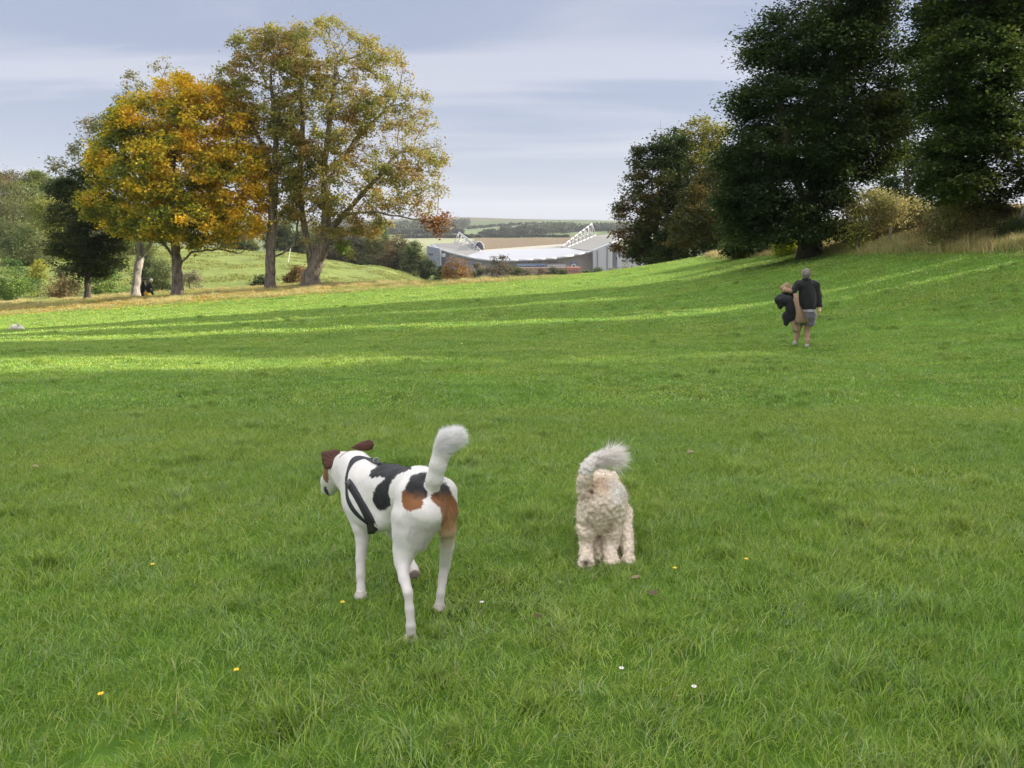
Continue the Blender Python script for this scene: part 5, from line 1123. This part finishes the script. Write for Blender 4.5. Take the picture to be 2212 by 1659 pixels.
sb.chain([(J(1262, 1058, 3.84), .034), (J(1264, 1035, 3.82), .030), (J(1271, 1010, 3.82), .028), (J(1287, 995, 3.83), .026), (J(1305, 988, 3.84), .020)], .03)
def worley(P, seed):
    i = np.floor(P).astype(np.int64); best = np.full(len(P), 9.)
    for dx in (-1, 0, 1):
        for dy in (-1, 0, 1):
            for dz in (-1, 0, 1):
                c = i + np.array([dx, dy, dz]); q = c + np.stack([vnoise(c * 1.0 + k * 57.0, seed + k) for k in range(3)], 1); best = np.minimum(best, ((q - P) ** 2).sum(1))
    return np.sqrt(best)
def curls(P):
    w_ = P + np.stack([vnoise(P * 55 + k * 9, 40 + k) for k in range(3)], 1) * .012
    return worley(w_ / .017, 15) * .0165 - .0105 + (vnoise(P * 22 + 5, 16) - .5) * .012
V, Fq = sb.mesh(.005, .035, curls); Nn = normals(V, Fq); x_, y_ = to_frame(V)
CREAM = np.array([.78, .665, .525]); PEACH = np.array([.60, .42, .28]); WH2 = np.array([.80, .75, .69]); DIRT = np.array([.50, .38, .28])
n1_ = fbm(V * 22, 31, 3); colr = np.tile(CREAM, (len(V), 1)) * (.82 + .36 * n1_)[:, None]
def blob(cx, cy, rx, ry, c, s_=1.0):
    w_ = np.clip(1.25 - np.hypot((x_ - cx) / rx, (y_ - cy) / ry) + (fbm(V * 40, 33, 2) - .5) * .8, 0, 1) * s_ * (V[:, 1] < 4.1); paint(w_, c)
blob(1300, 1050, 28, 26, PEACH, .75); blob(1272, 1068, 16, 18, DIRT, .8); blob(1278, 1064, 5, 7, np.array([.10, .06, .05]), .9); blob(1337, 1060, 22, 34, WH2, .9); blob(1300, 1110, 38, 24, DIRT, .55); blob(1318, 1140, 14, 18, np.array([.50, .34, .20]), .6); blob(1270, 1130, 12, 14, np.array([.46, .36, .27]), .5)
blob(1266, 1218, 12, 11, np.array([.09, .05, .035]), 1.0); blob(1326, 1222, 14, 5, np.array([.12, .07, .05]), .8); blob(1349, 1216, 8, 9, np.array([.30, .20, .15]), .7)
tail_m = (y_ < 1050) & (x_ < 1315) & (V[:, 1] < 3.9) & (V[:, 2] > .33); paint(tail_m * (.9 * sstep(1055, 1030, y_)), WH2)
wv = worley(V / .017, 15)[:, None]; colr = colr * (1.2 - .42 * wv)
small = empty('dog', tuple(hit(1310, 1222)), 'small curly cream dog with a feathery white tail curling to the right', 'dog'); O = np.array(small.location)
put('body', V, Fq, colr, M_coat, small, O)
fur('curly_hair', V, Fq, Nn, colr, 52000, .0075, .0022, 51, small, O, M_hair, lambda P: np.random.default_rng(5).normal(size=P.shape), .5, None, 1.8, .2)
tm = (tail_m).astype(float) + 1e-9
def t2comb(P):
    tx, ty = to_frame(P); u = sstep(1262, 1305, tx)[:, None]; r = np.random.default_rng(8); k = r.uniform(0, 1, (len(P), 1)); a = np.array([.35, 0, 1.]); kk = k ** .32; b = np.array([1., 0, -.10]) * kk + np.array([.60, 0, .62]) * (1 - kk); return a * (1 - u) + b * u
fur('tail_hair', V, Fq, Nn, np.tile([.97, .92, .87], (len(V), 1)), 8000, lambda P: .012 + .112 * sstep(1274, 1306, to_frame(P)[0]) ** 1.5, .0024, 52, small, O, M_hair, t2comb, .10, tm, .22, .10)
# ---------------------------------------------------------------- the man walking away
SKIN = np.array([.46, .28, .20]); mY = float(hit(1742, 748.5)[1]); print('MAN', mY)
def Jm(px, py, dy=0.): return px3(px, py, mY + dy)
man = empty('person', tuple(hit(1731, 746)), 'grey haired man in dark jacket and grey shorts walking away with coats on his arm', 'person'); O = np.array(man.location)
def folds(seed, f=9, a=.022): return lambda P: (np.abs(fbm(P * np.array([f, f, f * .45]), seed, 3) - .5) * 2 - .35) * a
mbd = Body()
mbd.ell(Jm(1741.5, 592.5, .01), (.078, .098, .112), .03).cone(Jm(1741.5, 601, 0), Jm(1742, 608, 0), .058, .064, .03)
mbd.chain([(Jm(1742, 618), .105), (Jm(1743, 634), .125), (Jm(1744, 652), .125), (Jm(1744, 668), .13), (Jm(1744, 678), .125)], .06)
mbd.cone(Jm(1726, 613), Jm(1760, 614), .075, .075, .06)
mbd.chain([(Jm(1761, 615), .062), (Jm(1767, 640, -.02), .048), (Jm(1770, 664, -.10), .034), (Jm(1769.5, 668, -.12), .030)], .03)   # right arm
mbd.chain([(Jm(1724, 614), .062), (Jm(1711, 634, -.02), .048), (Jm(1699, 640, .24), .034), (Jm(1696, 639, .27), .03)], .03)       # left arm, bent
for (bx, by, bd), sx in (((1769.3, 671, -.13), 1), ((1693, 638, .30), -1)):     # hands: palm, four curled fingers, a thumb
    pc = Jm(bx, by, bd); mbd.ell(pc, (.030, .040, .045) if sx > 0 else (.045, .036, .03), .015)
    for q in range(4):
        if sx > 0: a = pc + np.array([0, -.028 + q * .019, -.038]); mbd.chain([(a, .0095), (a + np.array([-.004, 0, -.032 - .004 * (q in (1, 2))]), .0088), (a + np.array([-.020, 0, -.052]), .0078)], .006)
        else: a = pc + np.array([-.038, -.028 + q * .019, .005]); mbd.chain([(a, .0095), (a + np.array([-.032, 0, -.004]), .0088), (a + np.array([-.046, 0, -.024]), .0078)], .006)
    mbd.chain([(pc + np.array([-.02 * sx, -.03, .015]), .012), (pc + np.array([-.03 * sx, -.055, -.012]), .010)], .01)
mbd.chain([(Jm(1750, 680), .098), (Jm(1746, 700, 0), .075), (Jm(1743, 715, .03), .055), (Jm(1743, 724, .02), .052), (Jm(1743.5, 735, -.02), .038), (Jm(1743, 744, -.03), .033)], .03)
mbd.chain([(Jm(1736, 680), .092), (Jm(1728, 700, .12), .070), (Jm(1722.5, 715, .22), .052), (Jm(1722, 724, .22), .052), (Jm(1719.5, 733, .20), .038), (Jm(1718, 740, .20), .033)], .03)
mbd.ell(Jm(1733.5, 593.5, .0), (.012, .022, .030), .008).ell(Jm(1749.8, 593.5, .0), (.012, .022, .030), .008)     # ears
mbd.cone(Jm(1741, 594, .11), Jm(1741, 596, .125), .018, .014, .012)                                             # nose
V, Fq = mbd.mesh(.010, .02)
cc = np.tile(SKIN, (len(V), 1)); e_ = Jm(1741.5, 592, .09)
for sx in (-.032, .032): cc[np.linalg.norm(V - e_ - np.array([sx, 0, 0]), axis=1) < .013] = (.05, .04, .04)
cc[np.linalg.norm((V - Jm(1741.5, 599.5, .1)) * np.array([.5, 1, 2]), axis=1) < .016] = (.30, .11, .09)
put('body', V, Fq, cc, M_cloth_v, man, O)
h_ = Body().ell(Jm(1741.5, 589.5, -.005), (.090, .108, .095), .02).ell(Jm(1741.5, 593, -.045), (.084, .075, .085), .03); h_.ell(Jm(1741.5, 597, .13), (.075, .095, .085), .02, None, True)
V, Fq = h_.mesh(.009, .02, lambda P: (fbm(P * 60, 3, 2) - .5) * .012); nn_ = fbm(V * 60, 4, 3)[:, None]
put('hair', V, Fq, np.array([.20, .17, .145]) * (.25 + 1.5 * nn_), M_cloth_v, man, O)
jk = Body(); jk.chain([(Jm(1742, 610), 0.0782), (Jm(1742, 618), 0.1196), (Jm(1743, 634), 0.1518), (Jm(1744, 650), 0.1610), (Jm(1744, 662), 0.1702)], .06)
jk.cone(Jm(1726, 615), Jm(1759, 616), .092, .092, .06)
jk.chain([(Jm(1762, 617), 0.0754), (Jm(1767.5, 638, -.02), 0.0644), (Jm(1770.5, 660, -.09), 0.0534)], .03)
jk.chain([(Jm(1723, 616), 0.0754), (Jm(1711.5, 633, -.02), 0.0644), (Jm(1704, 638, .14), 0.0534)], .03)
jk.ell(Jm(1744, 672.5), (.26, .26, .075), .01, None, True)
V, Fq = jk.mesh(.011, .03, folds(61, 8, .030)); put('jacket', V, Fq, np.array([.017, .016, .018]) * (.7 + .7 * fbm(V * 7, 2, 2))[:, None], M_cloth_v, man, O)
cl = Body().chain([(Jm(1736, 604.5, -.03), .036), (Jm(1742, 603.5, -.07), .034), (Jm(1748, 605, -.03), .036)], .02).chain([(Jm(1736, 604.5, -.03), .032), (Jm(1737, 606, .05), .03)], .02).chain([(Jm(1748, 605, -.03), .032), (Jm(1747, 606, .05), .03)], .02)
V, Fq = cl.mesh(.009); put('collar', V, Fq, np.tile([.02, .02, .022], (len(V), 1)), M_cloth_v, man, O)
st_ = Body().chain([(Jm(1744, 664), .150), (Jm(1744.5, 671), .158)], .04); st_.ell(Jm(1744, 675.5), (.24, .24, .035), .01, None, True)
V, Fq = st_.mesh(.010, .03, folds(62, 10, .015)); put('shirt_hem', V, Fq, np.tile([.42, .41, .47], (len(V), 1)), M_cloth_v, man, O)
sh = Body().chain([(Jm(1744, 674), .140), (Jm(1744, 682), .145)], .05).chain([(Jm(1751, 682), .120), (Jm(1748, 699, 0), .105)], .03).chain([(Jm(1737, 682), .120), (Jm(1730, 699, .10), .105)], .03)
sh.ell(Jm(1740, 708.5, .05), (.32, .32, .065), .01, None, True)
V, Fq = sh.mesh(.010, .03, folds(63, 9, .022)); put('shorts', V, Fq, np.array([.14, .135, .165]) * (.8 + .4 * fbm(V * 20, 2, 2))[:, None], M_cloth_v, man, O)
for cx, cy, dd, tilt in ((1742.7, 747.8, .0, 0), (1717, 741.5, .20, 1)):
    b_ = Body().chain([(Jm(cx, cy, dd - .04), .040), (Jm(cx - .3, cy + .1, dd + .10), .036), (Jm(cx - .5, cy, dd + .19), .028)], .03).cone(Jm(cx, cy - 2.5, dd - .03), Jm(cx, cy, dd - .03), .038, .04, .02)
    V, Fq = b_.mesh(.008); put('shoe', V, Fq, np.where((V[:, 2] < V[:, 2].min() + .02)[:, None], [.5, .5, .48], [.42, .41, .38]), M_cloth_v, man, O)
# the coats he carries over his arm are things of their own
def coat(name, label, parts, col, seed, cat='coat', disp=(8, .045), res=.012):
    b_ = Body()
    for q in parts:
        if q[0] == 'c': b_.chain([(Jm(*a), r_) for a, r_ in q[1]], q[2])
        else: b_.ell(Jm(*q[1]), q[2], .04)
    V, Fq = b_.mesh(res, .05, folds(seed, *disp)); c0 = V.mean(0); c0[2] = V[:, 2].min()
    me = quads(name, V - c0, Fq, np.array(col) * (.75 + .5 * fbm(V * 12, seed, 2))[:, None]); o = mobj(name, me, M_cloth_v); o.location = tuple(c0); return tag(o, label, cat, 'coats carried over the arm')
coat('dark_coat', 'black coat bundled over the man\'s left arm with one side hanging down', [('e', (1688, 648, .02), (.135, .13, .11)), ('e', (1700, 640, .10), (.13, .14, .11)), ('c', [((1702, 650, -.06), .10), ((1708, 668, -.08), .095), ((1707, 688, -.08), .075)], .05), ('c', [((1690, 655, 0), .07), ((1686, 662, 0), .05)], .03), ('c', [((1697, 680, -.06), .06), ((1697, 698, -.06), .055)], .04), ('c', [((1716, 665, -.12), .05), ((1715, 684, -.13), .05)], .04)], (.017, .016, .020), 71)
coat('tan_coat', 'tan coat lying rolled up on top of the black one on his arm', [('c', [((1690, 622, .06), .055), ((1700, 619, .05), .060), ((1709, 624, .04), .050)], .05), ('c', [((1695, 627, -.02), .045), ((1707, 629, -.06), .04)], .04)], (.33, .21, .13), 72, disp=(11, .030))
def cloth_fall(name, label, top, rows, col, th=.018):
    """a hanging panel of cloth: rows of (left x, right x, y, depth) with folds across"""
    n_ = 17; Vv = []
    for j, (a, b, y, dd) in enumerate(rows):
        for i in range(n_):
            t = i / (n_ - 1); f_ = math.sin(t * 9 + j * .35) * .030 * (.3 + j / len(rows)) + math.sin(t * 19 + j) * .008; Vv.append(Jm(a + (b - a) * t, y + math.sin(t * 5 + 1) * 1.2 * (j == len(rows) - 1), dd + f_))
    Vv = np.array(Vv); m_ = len(rows); back = Vv + np.array([0, th, 0]); Va = np.concatenate([Vv, back]); N0 = len(Vv); Ff = []
    for j in range(m_ - 1):
        for i in range(n_ - 1):
            a = j * n_ + i; Ff += [(a, a + n_, a + n_ + 1, a + 1), (N0 + a, N0 + a + 1, N0 + a + n_ + 1, N0 + a + n_)]
    for i in range(n_ - 1): Ff += [(i, i + 1, N0 + i + 1, N0 + i), ((m_ - 1) * n_ + i, N0 + (m_ - 1) * n_ + i, N0 + (m_ - 1) * n_ + i + 1, (m_ - 1) * n_ + i + 1)]
    for j in range(m_ - 1):
        a = j * n_; Ff += [(a, N0 + a, N0 + a + n_, a + n_)]; a += n_ - 1; Ff += [(a, a + n_, N0 + a + n_, N0 + a)]
    c0 = Va.mean(0); c0[2] = Va[:, 2].min(); me = quads(name, Va - c0, Ff, np.array(col) * (.85 + .3 * fbm(Va * 9, 5, 2))[:, None]); o = mobj(name, me, M_cloth_v); o.location = tuple(c0); return tag(o, label, 'coat', 'coats carried over the arm')
cloth_fall('beige_coat', 'long beige coat hanging from his arm down to the knees in front of the shorts', None, [(1714.5, 1724, 634, -.17), (1715, 1725, 645, -.20), (1717, 1727, 658, -.23), (1719, 1732, 668, -.24), (1720, 1738, 680, -.24), (1718, 1745, 692, -.22), (1717, 1748.5, 699, -.20)], (.36, .23, .155))
cloth_fall('beige_lining', 'lower beige tail of a coat blowing behind the left knee', None, [(1709, 1727, 690, -.12), (1710, 1728, 702, -.14), (1712, 1727, 711, -.15), (1714, 1726, 718, -.14)], (.38, .26, .17))
# ---------------------------------------------------------------- distant people under the ash
def figure(px, Y, segs, label, cols, hairc, o_px=None):
    b_ = empty('person', tuple(at(px, Y)), label, 'person'); Ob = np.array(b_.location); Bq = Body()
    for pts, k in segs['body']: Bq.chain([(px3(x, y, Y + d), r_) for (x, y, d), r_ in pts], k)
    V, Fq = Bq.mesh(.022, .03); x, y = to_frame(V); c = np.tile(np.array(cols[0]), (len(V), 1))
    for (x0, x1, y0, y1), cc_ in segs.get('paint', []): c[(x > x0) & (x < x1) & (y > y0) & (y < y1)] = cc_
    put('body', V, Fq, c, M_cloth_v, b_, Ob)
    Cq = Body()
    for pts, k in segs['clothes']: Cq.chain([(px3(x_, y_, Y + d), r_) for (x_, y_, d), r_ in pts], k)
    V, Fq = Cq.mesh(.022, .03, folds(5, 6, .03)); put('clothes', V, Fq, np.tile(np.array(cols[1]), (len(V), 1)), M_cloth_v, b_, Ob)
    (hx, hy, hd), hr = segs['hair']; Hq = Body().ell(px3(hx, hy, Y + hd), (hr, hr * 1.05, hr * .9), .02); V, Fq = Hq.mesh(.02, .02); put('hair', V, Fq, np.tile(np.array(hairc), (len(V), 1)), M_cloth_v, b_, Ob)
    return b_
SK = (.42, .27, .20)
Yp = 71.5
figure(324, Yp, {'body': [([((327, 606.5, 0), .11), ((325.5, 611, 0), .07), ((323, 617, 0), .16), ((320, 625, 0), .16), ((318, 630, 0), .17)], .05), ([((319, 629, 0), .11), ((326, 627, -.1), .09), ((329, 634, -.1), .06), ((332, 637, -.15), .05)], .04), ([((323, 616, -.1), .07), ((326, 622, -.15), .05), ((326.5, 627, -.2), .045)], .03)],
   'clothes': [([((323.5, 613, 0), .15), ((321, 620, 0), .22), ((317.5, 628, 0), .22)], .06), ([((319, 629, 0), .16), ((326, 628, -.1), .13), ((329, 633, -.1), .10), ((331, 636, -.12), .08)], .05), ([((324, 615, -.12), .10), ((327, 621, -.15), .08)], .03)], 'hair': ((326.2, 604.8, .01), .15)},
   'white haired person in black bending forward under the trees beyond the field edge', [SK, (.014, .013, .018)], (.55, .50, .50))
figure(312, Yp + .2, {'body': [([((311.5, 604.5, 0), .11), ((312, 609, 0), .07), ((311, 616, 0), .17), ((310.5, 627, 0), .17), ((310, 636, 0), .08)], .05), ([((313, 611, -.1), .07), ((315, 616, -.15), .055), ((316.5, 622, -.2), .045)], .03), ([((308, 628, 0), .09), ((308.5, 640, 0), .06)], .03)],
   'clothes': [([((311, 611, 0), .17), ((310, 620, 0), .25), ((309.5, 630, 0), .23), ((309, 638, 0), .12)], .06)], 'hair': ((311, 603.2, -.02), .14)},
   'dark clothed person standing half hidden behind the pale trunk with one arm out', [SK, (.014, .011, .013)], (.05, .035, .03))
bd_ = Body().chain([(px3(313.5, 634, Yp - .4), .13), (px3(316.5, 635, Yp - .4), .15), (px3(319, 637, Yp - .4), .12)], .06).chain([(px3(315, 629, Yp - .4), .07), (px3(315, 633, Yp - .4), .1)], .04)
V, Fq = bd_.mesh(.02, .03, folds(9, 8, .03)); c0 = V.mean(0); c0[2] = V[:, 2].min()
o = mobj('bag', quads('bag', V - c0, Fq, np.array([.55, .30, .05]) * (.7 + .6 * fbm(V * 8, 2, 2))[:, None]), M_cloth_v); o.location = tuple(c0); tag(o, 'orange yellow bag on the ground between the two people by the pale trunk', 'bag')
# the walker beyond the bank
Yq = 50.0
figure(1745, Yq, {'body': [([((1745, 508, 0), .11), ((1744.5, 513, 0), .07), ((1743, 520, 0), .16), ((1742, 530, 0), .16), ((1741, 536, 0), .15)], .05), ([((1742, 537, 0), .10), ((1739, 547, 0), .07), ((1737, 556, 0), .05)], .03), ([((1744, 537, 0), .10), ((1745, 547, .1), .07), ((1746, 556, .1), .05)], .03), ([((1737, 519, 0), .07), ((1734, 527, 0), .055), ((1736, 534, -.1), .045)], .03)],
   'clothes': [([((1743, 517, 0), .17), ((1741.5, 527, 0), .22), ((1741, 534, 0), .21)], .06), ([((1741, 536, 0), .13), ((1739, 548, 0), .09)], .03), ([((1744, 536, 0), .13), ((1745.5, 548, .1), .09)], .03), ([((1737, 518, 0), .11), ((1733.5, 526, 0), .10), ((1736, 532, -.1), .08)], .04)], 'hair': ((1745, 507, .02), .13)},
   'person in grey blue clothes among the pale grass at the foot of the dark beech', [SK, (.15, .17, .22)], (.16, .13, .09))
bp2 = Body().chain([(px3(1753, 519, Yq - .15), .10), (px3(1754.5, 526, Yq - .15), .14), (px3(1752, 532, Yq - .15), .10)], .06); V, Fq = bp2.mesh(.02, .03, folds(19, 8, .03)); c0 = V.mean(0); c0[2] = V[:, 2].min()
o = mobj('backpack', quads('backpack', V - c0, Fq, np.tile([.015, .012, .015], (len(V), 1))), M_cloth_v); o.location = tuple(c0); tag(o, 'black bag carried beside the person in grey blue', 'bag')
# the pale dog rolling in the sunlit grass at the far left
G0 = hit(33, 713); YY = G0[1]; wd = empty('dog', tuple(G0), 'pale cream dog rolling on its back in the sunlit grass at the far left', 'dog'); O = np.array(wd.location)
Wb = Body(); K = lambda x, y, d=0: px3(x, y, YY + d)
Wb.chain([(K(22, 711), .09), (K(30, 708), .13), (K(39, 708), .14), (K(47, 710), .10)], .05).chain([(K(47, 710), .07), (K(52, 712), .055), (K(54.5, 714), .035)], .03)
Wb.chain([(K(40, 706, -.05), .05), (K(39.5, 700, -.08), .035), (K(41.5, 698.5, -.08), .028)], .02).chain([(K(31, 705), .05), (K(27, 702), .035), (K(25, 706), .025)], .02).chain([(K(44, 706, .1), .05), (K(48, 703.5, .1), .03)], .02).chain([(K(22, 712), .06), (K(15, 714), .03), (K(12, 713), .015)], .02).chain([(K(34, 705, .1), .045), (K(35, 701.5, .1), .03)], .02)
V, Fq = Wb.mesh(.012, .03, lambda P: (fbm(P * 22, 5, 2) - .5) * .03); V[:, 2] = np.maximum(V[:, 2], gz(V[:, 0], V[:, 1]) - .01)
c = np.tile([.62, .55, .45], (len(V), 1)) * (.8 + .4 * fbm(V * 9, 6, 2))[:, None]; x, y = to_frame(V); c[(x > 48) & (y > 711)] = (.36, .22, .12); c[(x < 20) & (y > 711)] = (.20, .15, .08); put('body', V, Fq, c, M_coat, wd, O)
# ---------------------------------------------------------------- flowers, a few leaves on the near grass, leaf litter under the maple
M_yel = mat_plain('yellow_petal', (.80, .55, .015), .45, .1, 30); M_petal = mat_plain('white_petal', (.8, .8, .82), .5, .05, 30); M_stem = mat_plain('flower_stem', (.08, .16, .03), .6, .1, 30); M_centre = mat_plain('daisy_centre', (.7, .45, .03), .6, .1, 30)
M_deadleaf = mat_plain('dead_leaf', (.11, .065, .04), .8, .3, 40)
def flower(px, py, kind, label):
    g = hit(px, py + 4); h = .050; root = empty('flower', tuple(g), label, kind, 'flowers in the lawn'); top = np.array([0.006, 0, h])
    mb = MB(); mb.bar((0, 0, -.005), tuple(top), .0014, 5); mb.build('stem', M_stem, root)
    n_ = 5 if kind == 'buttercup' else 12; L_ = .0095 if kind == 'buttercup' else .0085; wdt = .006 if kind == 'buttercup' else .002; mb = MB()
    for k in range(n_):
        a = 2 * math.pi * k / n_; d = np.array([math.cos(a), math.sin(a), .55 if kind == 'buttercup' else .12]); s_ = np.array([-math.sin(a), math.cos(a), 0]) * wdt; b0 = top + d * .0015
        pts = [b0, b0 + d * L_ * .55 + s_, b0 + d * L_, b0 + d * L_ * .55 - s_]; mb.hexa(pts, [p + np.array([0, 0, .0007]) for p in pts])
    mb.build('petals', M_yel if kind == 'buttercup' else M_petal, root)
    mb = MB(); mb.bar(tuple(top), tuple(top + np.array([0, 0, .004])), .0035, 8, .002); mb.build('centre', M_centre, root, True)
for px, py, lab in ((738, 1324, 'buttercup in front of the hound, left of its hind foot'), (329, 1239, 'yellow flower alone in the lawn left of the hound'), (217, 1528, 'buttercup near the bottom left corner of the lawn'), (1454, 1247, 'left of the two buttercups right of the small dog'), (1608, 1227, 'right of the two buttercups right of the small dog'), (509, 1474, 'tiny yellow flower between corner buttercup and hound foot')): flower(px, py, 'buttercup', lab)
for px, py, lab in ((1038, 1320, 'white daisy right of the hound\'s hind feet'), (1494, 1508, 'white daisy low in the picture right of centre'), (1338, 1470, 'small daisy between the small dog and the bottom edge')): flower(px, py, 'daisy', lab)
def fallen_leaf(px, py, label, s_=.03, col=None):
    g = hit(px, py); r = np.random.default_rng(int(px)); c = []; n_ = 10
    mb = MB(); top = g + np.array([0, -.01, .045])
    ring = [top + np.array([math.cos(a) * s_ * (1 if k % 2 else .55), math.sin(a) * s_ * (1 if k % 2 else .55) * .8, r.uniform(-.006, .010)]) for k, a in enumerate(np.linspace(0, 2 * math.pi, n_, endpoint=False))]
    mb.add([top + np.array([0, 0, .004])] + ring + [top + np.array([0, 0, .003])] + [q - np.array([0, 0, .001]) for q in ring], [(0, 1 + i, 1 + (i + 1) % n_) for i in range(n_)] + [(n_ + 1, n_ + 2 + (i + 1) % n_, n_ + 2 + i) for i in range(n_)])
    tag(mb.build('fallen_leaf', col or M_deadleaf, loc=tuple(top)), label, 'leaf', 'dead leaves on the near lawn')
M_paleleaf = mat_plain('pale_dead_leaf', (.26, .20, .11), .8, .3, 40)
fallen_leaf(1408, 1298, 'reddish brown dead leaf below the small dog, right side'); fallen_leaf(1372, 1265, 'pale dead leaf just below and right of the small dog', .025, M_paleleaf); fallen_leaf(80, 1019, 'pale tan leaf on the lawn near the left edge', .045, M_paleleaf); fallen_leaf(1490, 988, 'pale tan leaf above and right of the small dog', .04, M_paleleaf); fallen_leaf(1160, 1352, 'small dark leaf between the two dogs and the bottom edge', .02)
r = np.random.default_rng(99); n_ = 3200; lx = r.normal(-29, 9, n_); ly = r.normal(63.5, 4.2, n_); ok = (ly > 52) & (ly < 78); lx, ly = lx[ok], ly[ok]
C = np.c_[lx, ly, gz(lx, ly) + .07 + .05 * (ly > MOW_Y)]; pal = np.array([(.62, .40, .06), (.55, .28, .05), (.45, .34, .12), (.30, .17, .06)])[r.integers(0, 4, len(lx))]
tag(mobj('leaf_litter', leaf_mesh('leaf_litter', C, .17, pal, r, 2.5), M_leaf), kind='stuff')
lx = r.uniform(-30, 18, 500); ly = 12 + 44 * r.uniform(0, 1, 500) ** .7; ok = (np.abs(lx) < ly * .7) & (lx < lawn_edge_x(ly) - .5); lx, ly = lx[ok], ly[ok]
C = np.c_[lx, ly, gz(lx, ly) + .055]; tag(mobj('scattered_leaves', leaf_mesh('scattered_leaves', C, .075, np.array([(.6, .5, .2), (.5, .35, .12), (.42, .38, .2)])[r.integers(0, 3, len(lx))], r, 2.0), M_leaf), kind='stuff')
# ---------------------------------------------------------------- the air of the valley
mb = MB(); mb.box((0, 1500, 80), (7000, 9000, 280))
hz_o = mb.build('haze', None); tag(hz_o, kind='stuff')
m, n, out = new_mat('haze'); pv = nd(n, 'ShaderNodeVolumePrincipled'); pv.inputs['Density'].default_value = .00008; pv.inputs['Color'].default_value = (.86, .90, 1, 1); pv.inputs['Anisotropy'].default_value = 0
n.links.new(pv.outputs[0], out.inputs['Volume']); hz_o.data.materials.append(m)
